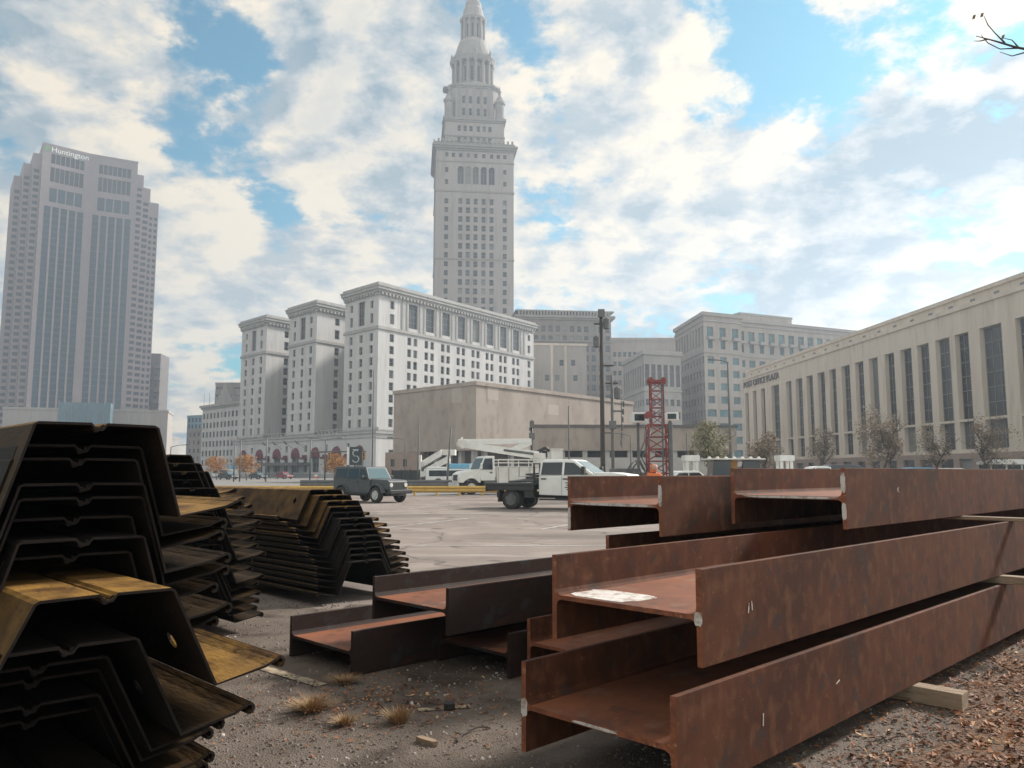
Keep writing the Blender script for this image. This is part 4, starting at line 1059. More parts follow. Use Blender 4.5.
b.finish('lime', 'lime_trim')
b, *_ = simple('office_block', 'dark grey flat-topped block showing above the pedimented building', 213, 450, 420, 240, 420, 48.5, 30, 'dark_bld', 'dark_bld', 8, 11, 1.5, 1.2, 5, 4, corn=.2)
b.finish('brown_brick', 'brown_brick')
b, *_ = simple('glass_block', 'small light blue glass office block far behind, left of the pedimented building', 186, 450, 520, 204, 512, 38, 25, 'blue_bld', 'blue_bld', 5, 8, 2.0, 3.0, 4, 4.2, glass='glass_blue', corn=.2)
b.finish('blue_bld', 'blue_bld')
b, *_ = simple('office_block', 'small grey brick block in front of the blue glass block', 187, 462, 400, 204, 392, 23, 20, 'grey_stone', 'grey_stone', 4, 5, 1.6, 2.0, 3, 4, corn=.3)
b.finish('brown_brick', 'brown_brick')
b, *_ = simple('office_block', 'tiny pale block with a dark roof line, far away beside the left skyscraper', 160, 450, 600, 168, 600, 28, 20, 'tan', 'tan', 3, 6, 1.4, 2.2, 3, 4, corn=.3)
b.finish('grey_stone', 'grey_stone')

# ---------------------------------------------------------------- middle distance right of the hotel
b, O, u, v, Ln, poly = simple('office_building', 'brown grey office building with balustraded cornice, directly right of the hotel', 518, 400, 300, 612, 304, 61, 60, 'brown_brick', 'brown_brick', 13, 14, 1.7, 2.4, 6, 3.75, style='sash', corn=1.4, sides=4)
for k in range(30):
    p = O + u * Ln * k / 30 - v * 1.0; b.trim.obox((p.x, p.y, 61), (u.x, u.y, 0), (v.x, v.y, 0), (0, 0, 1), .7, .5, 1.5)
b.cornice(poly, [(1.0, 62.5, 63.0), (.4, 51.0, 51.6)])
b.finish('brown_brick', 'tower_trim', 100)
o = at(533, 400, 284); e = at(587, 400, 286)
b = Bld('annex_building', 'plain tan building with two pale vertical strips, before the brown office building', (o.x, o.y, 0))
O = Vector((o.x, o.y)); u = Vector((e.x - o.x, e.y - o.y)).normalized(); Ln = (e - o).length; v = Vector((-u.y, u.x))
b.mass(par(O, u, Ln, v, 12), 0, 47.5, {0: [(x, x + 1.6, z, z + 2.2, 'sash') for x, z in ((9.6, 39.5), (13.8, 39.5), (4.3, 34), (7.9, 34), (14.6, 34), (4.3, 26), (14.6, 26))]}, dep=.3)
for x in (6.4, 11.4): b.trim.obox((*(O + u * x - v * .25), 4), (u.x, u.y, 0), (v.x, v.y, 0), (0, 0, 1), .9, .24, 43.4)
b.cornice(par(O, u, Ln, v, 12), [(.3, 46.8, 47.6)])
sv = par(O - u * 4.4, u, 4.38, v, 10); b.mass(sv, 0, 46, {0: [(.8, 3.6, 8 + 5 * k, 9.6 + 5 * k, 'plain') for k in range(7)]}, dep=.5)
b.finish('tan', 'po')
b, *_ = simple('office_block', 'plain brown block with rows of small windows, behind the red drill mast', 608, 420, 335, 684, 335, 58, 40, 'brown_brick', 'tan', 15, 12, 1.4, 2.0, 6, 4.0, style='sash', corn=.5)
b.finish('tan', 'tan')
# pale corner building with tall upper windows
co = at(645, 420, 232); o = Vector((co.x, co.y)); lw = at(624, 420, 258); e = at(682, 420, 236)
b = Bld('office_building', 'pale office building with a row of tall top-floor windows, left of the big stone block', (o.x, o.y, 0))
d0 = (Vector((e.x, e.y)) - o); d1 = Vector((lw.x, lw.y)) - o
rows = [6 + 3.7 * k for k in range(5)]
w0 = cols([d0.length * (i + .5) / 6 for i in range(6)], 1.25, rows, 2.0) + [(d0.length * (i + .5) / 6 - .7, d0.length * (i + .5) / 6 + .7, 26.5, 33, 'tall') for i in range(6)]
w3 = cols([d1.length * (i + .5) / 9 for i in range(9)], 1.5, rows, 2.0) + [(d1.length * (i + .5) / 9 - .8, d1.length * (i + .5) / 9 + .8, 26.5, 33, 'tall') for i in range(9)]
poly = [tuple(o), tuple(o + d0), tuple(o + d0 + d1), tuple(o + d1)]
b.mass(poly, 0, 37, {0: w0, 3: w3}, dep=.35); b.cornice(poly, [(.3, 25, 25.5), (.5, 35.8, 37.1)])
b.finish('grey_stone', 'grey_stone')
# large stone block with teal windows
co = at(706, 420, 240); o = Vector((co.x, co.y)); lw = at(677, 420, 270); d1 = Vector((lw.x, lw.y)) - o
e1 = at(744, 420, 246); d0 = Vector((e1.x, e1.y)) - o; u0 = d0.normalized(); v0 = Vector((-u0.y, u0.x))
b = Bld('office_building', 'large pale stone block with teal balconied top windows, left of the post office', (o.x, o.y, 0))
rl = [6 + 4.05 * k for k in range(8)]
def bays(Ln, n, teal=True):
    w = []
    for i in range(n):
        x = Ln * (i + .5) / n
        w += [(x - 1.25, x + 1.25, 42.4, 45.7, 'cross', 'glass_teal'), (x - .9, x + .9, 39.0, 41.6, 'plain', 'glass_teal')] if teal else [(x - .8, x + .8, 40, 46, 'tall', 'glass_teal')]
        for k, z in enumerate(rl):
            ww = (1.7 if i % 2 == 0 else 2.6) if k < 4 else 1.25
            ww = min(ww, Ln / n * .40)
            w.append((x - ww, x + ww, z, z + 2.2, 'duo', 'glass_teal'))
    return w
d1L = d1.length
w3 = [(d1L * (i + .5) / 10 - .9, d1L * (i + .5) / 10 + .9, z, z + 2.2, 'sash', 'glass') for i in range(10) for z in rl] + [(d1L * (i + .5) / 10 - .8, d1L * (i + .5) / 10 + .8, 40, 46, 'tall', 'glass') for i in range(10)]
poly = [tuple(o), tuple(o + d0), tuple(o + d0 + d1), tuple(o + d1)]
b.mass(poly, 0, 50, {0: bays(d0.length, 3), 3: w3}, dep=.45); b.cornice(poly, [(.3, 37.6, 38.1), (.35, 47.3, 47.8), (.6, 49, 50.1)])
o2 = o + d0 + v0 * 2.5; L2 = 62
poly2 = par(o2, u0, L2, v0, 30)
b.mass(poly2, 0, 49.4, {0: bays(L2, 15)}, dep=.45); b.cornice(poly2, [(.3, 37.6, 38.1), (.35, 47.3, 47.8), (.5, 48.6, 49.5)])
for i in range(15):
    p = o2 + u0 * (L2 * (i + .5) / 15 - 1.4); b.trim.obox((*(p - v0 * 1.2), 41.7), (u0.x, u0.y, 0), (v0.x, v0.y, 0), (0, 0, 1), 2.8, 1.18, .9)
for i in range(3):
    p = o + u0 * (d0.length * (i + .5) / 3 - 1.4); b.trim.obox((*(p - v0 * 1.2), 41.7), (u0.x, u0.y, 0), (v0.x, v0.y, 0), (0, 0, 1), 2.8, 1.18, .9)
ph = par(o2 + u0 * 7 + v0 * 6, u0, 22, v0, 12); b.mass(ph, 49.4, 53.2, dep=.3); b.cornice(ph, [(.2, 52.6, 53.3)])
b.finish('tan', 'grey_stone', 100)

# ---------------------------------------------------------------- post office block on the right
F0 = Vector((52.6, 181)); PV = Vector((.063, -.998)).normalized(); PN = Vector((-PV.y, PV.x))
po = Bld('post_office', 'long stone post office block with tall window slots and letters on its corner, right side', (F0.x, F0.y, 0))
PL = 135.0
cwin = []
for a, c in ((240, 250), (262, 272), (285, 297), (315, 337), (357, 372), (384, 403), (415, 433), (447, 467), (480, 499), (515, 539), (554, 578), (594, 619), (639, 666), (684, 716), (732, 766), (785, 826), (841, 881), (912, 976), (1016, 1065)):
    f = .35547; pa = 660 + a * f; pc = 660 + c * f
    cwin.append((uat(pa, 410, F0, PV), uat(pc, 410, F0, PV)))
lastu = cwin[-1][1]
g_ = cwin[-3]; gw = g_[1] - g_[0]; x = lastu + 2.6
while x + gw < PL - 3: cwin.append((x, x + gw)); x += gw + 2.6
pw = []
for a, c in cwin:
    pw.append((a, c, 8.2, 19.2, 'tall', 'glass')); pw.append((a, c, 4.4, 7.9, 'tall', 'glass'))
poly = par(F0, PV, PL, PN, 55)
po.mass(poly, 3.9, 22.6, {0: pw}, dep=.7)
b0 = offset(poly, .35)
Lb = PL + .7
po_base = MB()
po.facade(b0[0], PV, Lb, 0, 3.9, [(a + .3, c + .2, 1.2, 3.2, 'plain', 'glass') for a, c in cwin], dep=.4, mbw=po_base)
for i in (1, 2, 3):
    a = Vector(b0[i]); c = Vector(b0[(i + 1) % 4]); po.facade(a, (c - a), (c - a).length, 0, 3.9, mbw=po_base)
po_base.poly([(p[0], p[1], 3.9) for p in b0])
po.cornice(poly, [(.25, 22.2, 22.75)])
at_ = offset(poly, -.9); po.mass(at_, 22.7, 24.2)
for k in range(int(PL / 4.6)):
    p = F0 + PV * (2.5 + k * 4.6) + PN * .88
    po.wins.append(((p.x, p.y, 23.1), math.atan2(PV.y, PV.x), 1.0, .35, 'plain', 'frame'))
po.cornice(at_, [(.25, 24.0, 24.5)])
po.finish('po', 'po', 100)
po_base.build('base_storey', 'po_base', po.root, world=True, fix=False)
a0 = uat(744, 378, F0, PV); a1 = uat(779.5, 378, F0, PV)
lt = lettering('POST OFFICE PLAZA', F0 + PV * a0, PV, 20.35, 1.9, 'bronze', po.root, depth=.2, off=.14)
wt_ = max(v.co.x for v in lt.data.vertices); lt.scale = ((a1 - a0) / wt_, 1, 1)

# ---------------------------------------------------------------- concrete hall with parking ramps below
L0 = Vector((-20, 135)); CN = Vector((-5.4, 120)); gu = Vector((.63, .777)).normalized(); gl = (CN - L0).normalized(); gl_len = (CN - L0).length
g = Bld('concrete_hall', 'big windowless stained concrete hall raised over a dark open parking level, behind the bucket truck', (CN.x, CN.y, 0))
GL = 46
poly = [tuple(L0), tuple(CN), tuple(CN + gu * GL), tuple(L0 + gu * GL)]
g.mass(poly, 4.8, 15.0)
g.cornice(poly, [(.18, 14.6, 15.2)])
g.finish('garage', 'garage')
nl = Vector((gl.y, -gl.x)); nr = Vector((gu.y, -gu.x))
for (a, wd, z, hh, uu, nn_, oo) in ((15.2, 2.4, 12.2, 2.6, gl, nl, L0), (2.6, 2.6, 12.6, 2.0, gu, nr, CN), (18.2, 3.0, 11.2, 1.7, gu, nr, CN)):
    mb = MB(); p = oo + uu * a + nn_ * .012; mb.obox((*p, z), (uu.x, uu.y, 0), (-nn_.x, -nn_.y, 0), (0, 0, 1), wd, .01, hh); mb.build('wall_patch', 'patch', g.root, world=True)
mb = MB(); inn = offset(poly, -2.5); mb.prism(inn, .2, 4.79); mb.build('recessed_wall', 'dark_bld', g.root, world=True)
for k in range(7):
    mb = MB(); p = L0.lerp(CN, (k + .3) / 7) - nl * .9; mb.obox((p.x, p.y, 0), (gl.x, gl.y, 0), (-nl.x, -nl.y, 0), (0, 0, 1), .7, .7, 4.8); mb.build('column', 'concrete', g.root, world=True)
for k in range(7):
    mb = MB(); p = CN + gu * (3 + k * 6.5) - nr * .9; mb.obox((p.x, p.y, 0), (gu.x, gu.y, 0), (-nr.x, -nr.y, 0), (0, 0, 1), .7, .7, 4.8); mb.build('column', 'concrete', g.root, world=True)
# brown lower wing at the hall's left end
b = Bld('brick_wing', 'low brown wing with a dark strip tucked under the left end of the concrete hall', (at(386, 470, 128).x, 128, 0))
o = Vector((at(385, 470, 130).x, 130)); b.mass(par(o, (1, -.35), 6.2, (.35, 1), 6), 0, 4.7, {0: [(1.0, 1.7, 2.4, 3.6, 'plain'), (3.2, 3.9, 2.4, 3.6, 'plain')]}); b.finish('po_base', 'po_base')
# white parking ramp
r_ = thing('parking_ramp', 'white zigzag concrete parking ramp under the concrete hall, left of the bucket truck', 'ramp', (-10, 116, 0))
def slab(px0, py0, px1, py1, Y, tk, name, dep=3.0):
    a = at(px0, py0, Y); c = at(px1, py1, Y); mb = MB(); v = []
    for p in (a, c):
        for dy in (0, dep):
            for dz in (0, -tk): v.append((p.x, p.y + dy, p.z + dz))
    mb.add(v, [(0, 1, 3, 2), (4, 6, 7, 5), (0, 2, 6, 4), (1, 5, 7, 3), (0, 4, 5, 1), (2, 3, 7, 6)]); mb.build(name, 'white_dirty', r_, world=True)
slab(418, 463, 441, 449.5, 114, .95, 'ramp_wall'); slab(424, 469, 449, 455, 112.5, .8, 'ramp_wall'); slab(418, 472, 470, 464.5, 112, .75, 'ramp_wall'); slab(441, 449.5, 455, 449.5, 115, .8, 'ramp_wall')
slab(417.5, 455, 421, 455, 113, 4.0, 'ramp_pillar', 1.0); slab(447, 450, 450, 450, 116, 4.6, 'ramp_pillar', 1.0)
# long low parking deck in front
o = at(534, 450, 100); e = at(737, 450, 101); O = Vector((o.x, o.y)); u = Vector((e.x - o.x, e.y - o.y)); Ln = u.length; u.normalize(); v = Vector((-u.y, u.x))
g = Bld('parking_deck', 'long low concrete parking deck with a dark open slot, behind the red drill rig', (o.x, o.y, 0))
g.mass(par(O, u, Ln, v, 8), 4.2, 7.35); g.cornice(par(O, u, Ln, v, 8), [(.15, 7.1, 7.45)]); g.finish('garage', 'dark_bld')
mb = MB(); mb.prism(par(O + v * 3, u, Ln, v, 4), 0, 4.19); mb.build('recessed_wall', 'dark_bld', g.root, world=True)
mb = MB(); mb.prism(par(O - v * .2, u, Ln, v, .35), 0, 3.35); mb.build('parapet', 'concrete', g.root, world=True)
for k in range(9):
    mb = MB(); p = O + u * (Ln * (k + .15) / 9) + v * .3; mb.obox((p.x, p.y, 0), (u.x, u.y, 0), (v.x, v.y, 0), (0, 0, 1), .6, .6, 4.2); mb.build('column', 'concrete', g.root, world=True)
# ------------------------------------------------------------------ vehicles (x forward, y left, z up)
def arch_pts(cx, r, zb, n=7, zc=None):
    zc = zc if zc is not None else zb
    a0 = math.asin(max(-1, min(1, (zb - zc) / r)))
    return [(cx - r * math.cos(a0 + (math.pi - 2 * a0) * k / n), zc + r * math.sin(a0 + (math.pi - 2 * a0) * k / n)) for k in range(n + 1)]


def wheel(root, x, y, r, w, name='wheel', dual=False, spokes=5, rimm='alloy'):
    s = 1 if y > 0 else -1
    mb = MB(); prof = [(r * .60, -w / 2), (r * .88, -w / 2), (r * .97, -w * .38), (r, -w * .25), (r, w * .25), (r * .97, w * .38), (r * .88, w / 2), (r * .60, w / 2), (r * .58, 0)]
    ctrs = [y] if not dual else [y, y - s * (w + .06)]
    for c in ctrs: mb.ylathe([(a, c + b) for a, b in prof], (0, 0), 26, False)
    tyre = mb.build(name, 'rubber', root, smooth=True, loc=(x, 0, r))
    mb = MB(); d = s
    yo = y + s * w * .5
    mb.ylathe([(r * .61, yo - s * .10), (r * .62, yo - s * .012), (r * .56, yo - s * .01), (r * .53, yo - s * .05), (r * .18, yo - s * .06), (r * .16, yo - s * .015), (.01, yo - s * .01)], (0, 0), 22)
    for k in range(spokes):
        q = 2 * math.pi * k / spokes + .3; c, sn = math.cos(q), math.sin(q); a = r * .15; b = r * .55; ww = r * .09
        p = [(a * c - ww * sn, a * sn + ww * c), (b * c - ww * sn, b * sn + ww * c), (b * c + ww * sn, b * sn - ww * c), (a * c + ww * sn, a * sn - ww * c)]
        v = [(px, yo - s * .055, pz) for px, pz in p] + [(px, yo - s * .018, pz) for px, pz in p]
        mb.add(v, [(0, 1, 2, 3), (4, 5, 6, 7), (0, 1, 5, 4), (1, 2, 6, 5), (2, 3, 7, 6), (3, 0, 4, 7)])
    mb.build('rim', rimm, tyre, smooth=False)
    return tyre


def sidepane(root, pts, wf, name='window', m='cargl', off=.008, sides=(1, -1)):
    for s in sides:
        mb = MB(); k = len(pts)
        v = [(x, s * (wf(x, z) + off), z) for x, z in pts] + [(x, s * (wf(x, z) - .01), z) for x, z in pts]
        mb.add(v, [list(range(k)), list(range(k, 2 * k))[::-1]] + [(i, (i + 1) % k, k + (i + 1) % k, k + i) for i in range(k)])
        mb.build(name, m, root)


def crosspane(root, x0, z0, x1, z1, wf, inset, name='windshield', m=None, off=.01):
    m = m or ('windshield' if name == 'windshield' else 'cargl')
    """pane across the body between (x0,z0) and (x1,z1)"""
    d = Vector((x1 - x0, z1 - z0)).normalized(); n = Vector((d.y, -d.x)) * off
    mb = MB(); v = []
    for sgn in (1, -1):
        for x, z in ((x0, z0), (x1, z1)):
            for ss in (1, -1): v.append((x + n.x * sgn, ss * (wf(x, z) - inset), z + n.y * sgn))
    mb.add(v, [(0, 1, 3, 2), (4, 6, 7, 5), (0, 4, 5, 1), (2, 3, 7, 6), (0, 2, 6, 4), (1, 5, 7, 3)]); return mb.build(name, m, root)


def bx(root, name, m, *a, bevel=.01):
    mb = MB(); mb.box(*a); return mb.build(name, m, root, bevel=bevel)


# boxy grey off-roader
def offroader():
    p = gr(373, 500); r = thing('suv', 'boxy slate grey four-wheel-drive car with a hard top, parked right of the sheet piles', 'car', (at(371, 480, 42).x, 42, 0), R(-38))
    wf = lambda x, z: .80 if z < 1.16 else .80 - (z - 1.16) * .16
    prof = [(-2.02, .52)] + arch_pts(-1.28, .50, .52, 8, .42) + [(.70, .50)] + [(.78, .62), (.80, 1.18), (-2.02, 1.18)]
    mb = MB(); mb.shell(prof, wf); mb.build('body', 'jeep', r, bevel=.02)
    mb = MB(); mb.shell([(.80, .62), (1.98, .66), (2.02, .80), (2.02, 1.06), (1.92, 1.15), (.80, 1.20)], lambda x, z: .72 - max(0, x - .8) * .06); mb.build('hood', 'jeep', r, bevel=.03)
    for s in (1, -1):
        for cxw in (1.32, -1.28):
            mb = MB(); P = arch_pts(cxw, .53, .50, 8, .42); q = arch_pts(cxw, .47, .50, 8, .42)
            v = [(x, s * y, z) for y in (.66, .93) for x, z in P + q]; n_ = len(P)
            fs = []
            for i in range(n_ - 1):
                fs += [(i, i + 1, 2 * n_ + i + 1, 2 * n_ + i), (n_ + i, n_ + i + 1, 3 * n_ + i + 1, 3 * n_ + i), (i, i + 1, n_ + i + 1, n_ + i), (2 * n_ + i, 2 * n_ + i + 1, 3 * n_ + i + 1, 3 * n_ + i)]
            mb.add(v, fs); mb.build('fender', 'jeep' if cxw > 0 else 'jeep', r)
            wheel(r, cxw, s * .80, .40, .26)
        bx(r, 'step_bar', 'black', -.72, .74, s * .84 - .06, s * .84 + .06, .42, .52)
        mb = MB(); mb.box(.42, .52, s * .98 - .12, s * .98 + .12, 1.17, 1.37); mb.build('mirror', 'black', r, bevel=.03)
    # hard top cabin
    top = [(-2.0, 1.18), (.72, 1.18), (.38, 1.78), (.30, 1.83), (-1.92, 1.84), (-2.0, 1.78)]
    mb = MB(); mb.shell(top, wf); mb.build('hard_top', 'jeep', r, bevel=.03)
    for pts in ([(-.02, 1.22), (.56, 1.22), (.30, 1.70), (-.02, 1.72)], [(-.92, 1.22), (-.12, 1.22), (-.12, 1.72), (-.92, 1.72)], [(-1.9, 1.24), (-1.02, 1.24), (-1.02, 1.72), (-1.86, 1.72)]): sidepane(r, pts, wf)
    crosspane(r, .70, 1.22, .40, 1.74, wf, .10); crosspane(r, -2.0, 1.74, -2.0, 1.26, wf, .14, 'rear_window')
    g = bx(r, 'grille', 'jeep', 1.99, 2.05, -.62, .62, .66, 1.06, bevel=.02)
    for k in range(7): bx(g, 'grille_slot', 'black', 2.045, 2.056, -.33 + k * .11 - .032, -.33 + k * .11 + .032, .72, 1.02, bevel=0)
    for s in (1, -1):
        mb = MB(); mb.tube([(2.03, s * .50, .90), (2.075, s * .50, .90)], .105, 16); mb.build('headlight', 'lamp_glass', r)
        bx(r, 'door_seam', 'black', -.075, -.065, s * .802 - .004, s * .802 + .004, .56, 1.17, bevel=0)
        bx(r, 'door_handle', 'black', -.30, -.14, s * .815 - .02, s * .815 + .02, 1.02, 1.06, bevel=.005)
    bx(r, 'front_bumper', 'black', 2.05, 2.28, -.78, .78, .46, .66, bevel=.03)
    bx(r, 'underbody', 'black', -1.9, 1.9, -.6, .6, .34, .6)
    mb = MB(); mb.tube([(-2.04, 0, .98), (-2.30, 0, .98)], .38, 22); mb.build('spare_wheel', 'rubber', r, bevel=.04)
    bx(r, 'rear_bumper', 'black', -2.2, -2.02, -.78, .78, .46, .62, bevel=.03)
offroader()


# crew-cab flatbed pickup
def flatbed():
    r = thing('flatbed_truck', 'white crew-cab pickup with a black steel flatbed, parked behind the stacked beams', 'truck', (at(563, 480, 34.2).x, 34.2, 0), R(-24))
    wf = lambda x, z: .96 if z < 1.22 else .96 - (z - 1.22) * .24
    low = [(-.72, .60), (1.18, .56)] + arch_pts(2.12, .54, .58, 8, .46) + [(3.12, .58), (3.18, .86), (3.14, 1.34), (1.68, 1.42), (-.72, 1.38)]
    mb = MB(); mb.shell(low, lambda x, z: .98 - max(0, x - 2.3) * .09); mb.build('body', 'white_car', r, bevel=.035)
    wf = lambda x, z: .98 if z < 1.36 else .98 - (z - 1.36) * .26
    cabp = [(-.72, 1.38), (1.74, 1.42), (.84, 2.02), (.66, 2.07), (-.52, 2.07), (-.70, 1.99)]
    mb = MB(); mb.shell(cabp, wf); mb.build('cab', 'white_car', r, bevel=.05)
    sidepane(r, [(.40, 1.43), (1.46, 1.45), (.80, 1.93), (.40, 1.95)], wf); sidepane(r, [(-.62, 1.43), (.30, 1.43), (.30, 1.95), (-.58, 1.95)], wf)
    crosspane(r, 1.70, 1.45, .88, 1.995, wf, .10); crosspane(r, -.71, 1.94, -.72, 1.48, wf, .2, 'rear_window')
    mb = MB(); mb.shell([(1.66, 1.41), (3.12, 1.34), (3.06, 1.44), (2.4, 1.53), (1.62, 1.54)], lambda x, z: .86); mb.build('hood', 'white_car', r, bevel=.04)
    for s in (1, -1):
        wheel(r, 2.12, s * .86, .43, .26, rimm='alloy'); wheel(r, -1.95, s * .98, .42, .24, dual=True, rimm='steel')
        bx(r, 'mirror', 'black', 1.26, 1.40, s * 1.2 - .13, s * 1.2 + .13, 1.44, 1.78, bevel=.03)
        bx(r, 'door_seam', 'black', .30, .312, s * .982 - .004, s * .982 + .004, .62, 1.38, bevel=0); bx(r, 'door_seam', 'black', 1.22, 1.232, s * .982 - .004, s * .982 + .004, .62, 1.38, bevel=0)
        bx(r, 'door_handle', 'black', .36, .58, s * .995 - .02, s * .995 + .02, 1.24, 1.29, bevel=.005); bx(r, 'door_handle', 'black', -.60, -.38, s * .995 - .02, s * .995 + .02, 1.24, 1.29, bevel=.005)
        mb = MB()
        for k, (a, b_) in enumerate(((.46, 1.06), (.50, 1.0), (.44, 1.08), (.52, .98))): mb.box(a, b_, s * .984 - .004, s * .984 + .004, 1.12 - k * .09 - .04, 1.155 - k * .09 - .03)
        mb.build('door_lettering', 'steel', r)
        bx(r, 'running_board', 'black', -.7, 1.4, s * .93 - .07, s * .93 + .07, .38, .46)
        mb = MB(); mb.tube([(3.14, s * .72, 1.05), (3.2, s * .72, 1.05)], .12, 14); mb.build('headlight', 'lamp_glass', r)
        mb = MB(); mb.box(-3.02, -2.98, s * .9 - .08, s * .9 + .08, .80, .90); mb.build('tail_light', 'red_lens', r)
    bx(r, 'grille', 'black', 3.15, 3.2, -.55, .55, .80, 1.24, bevel=.01); bx(r, 'front_bumper', 'alloy', 3.16, 3.36, -.92, .92, .46, .68, bevel=.03)
    bx(r, 'chassis', 'black', -2.9, 2.6, -.42, .42, .46, .70)
    bx(r, 'flatbed_deck', 'black', -3.05, -.86, -1.16, 1.16, .98, 1.08, bevel=.01)
    for s in (1, -1):
        bx(r, 'deck_skirt', 'black', -3.04, -.88, s * 1.13 - .025, s * 1.13 + .025, .78, .975)
        bx(r, 'toolbox', 'black', -1.32, -.92, s * .88 - .22, s * .88 + .22, .48, .92, bevel=.01)
        mb = MB(); mb.box(-2.48, -2.42, s * .98 - .25, s * .98 + .25, .30, .80); mb.build('mud_flap', 'rubber', r)
    mb = MB()
    for y in (-1.05, -.4, .4, 1.05): mb.box(-.92, -.86, y - .035, y + .035, 1.085, 1.86)
    mb.box(-.925, -.855, -1.09, 1.09, 1.862, 1.93); mb.box(-.915, -.865, -1.0, 1.0, 1.45, 1.50)
    for k in range(9): mb.box(-.90, -.88, -.95 + k * .235 - .02, -.95 + k * .235 + .02, 1.09, 1.44)
    mb.build('headache_rack', 'black', r)
    bx(r, 'tail_board', 'black', -3.10, -3.05, -1.16, 1.16, .74, 1.08)
    # gear carried on the deck is its own thing
    c = r.location + Matrix.Rotation(R(-24), 3, 'Z') @ Vector((-1.55, 0, 1.085))
    mb = MB(); rr = random.Random(4)
    for k in range(5): mb.tube([(-.7 + k * .05, -.6 + k * .28, .05), (0, -.5 + k * .25, .10 + .05 * (k % 2)), (.55, -.62 + k * .29, .06)], .05, 7)
    mb.tube([(.2 + .32 * math.cos(q), .35 * math.sin(q), .16 + .02 * q) for q in [k * .5 for k in range(26)]], .035, 6)
    tag(mb.build('hose_pile', 'steel', loc=tuple(c), rotz=R(-24), smooth=True), 'grey hoses and pipes lying on the black flatbed', 'hoses')
flatbed()


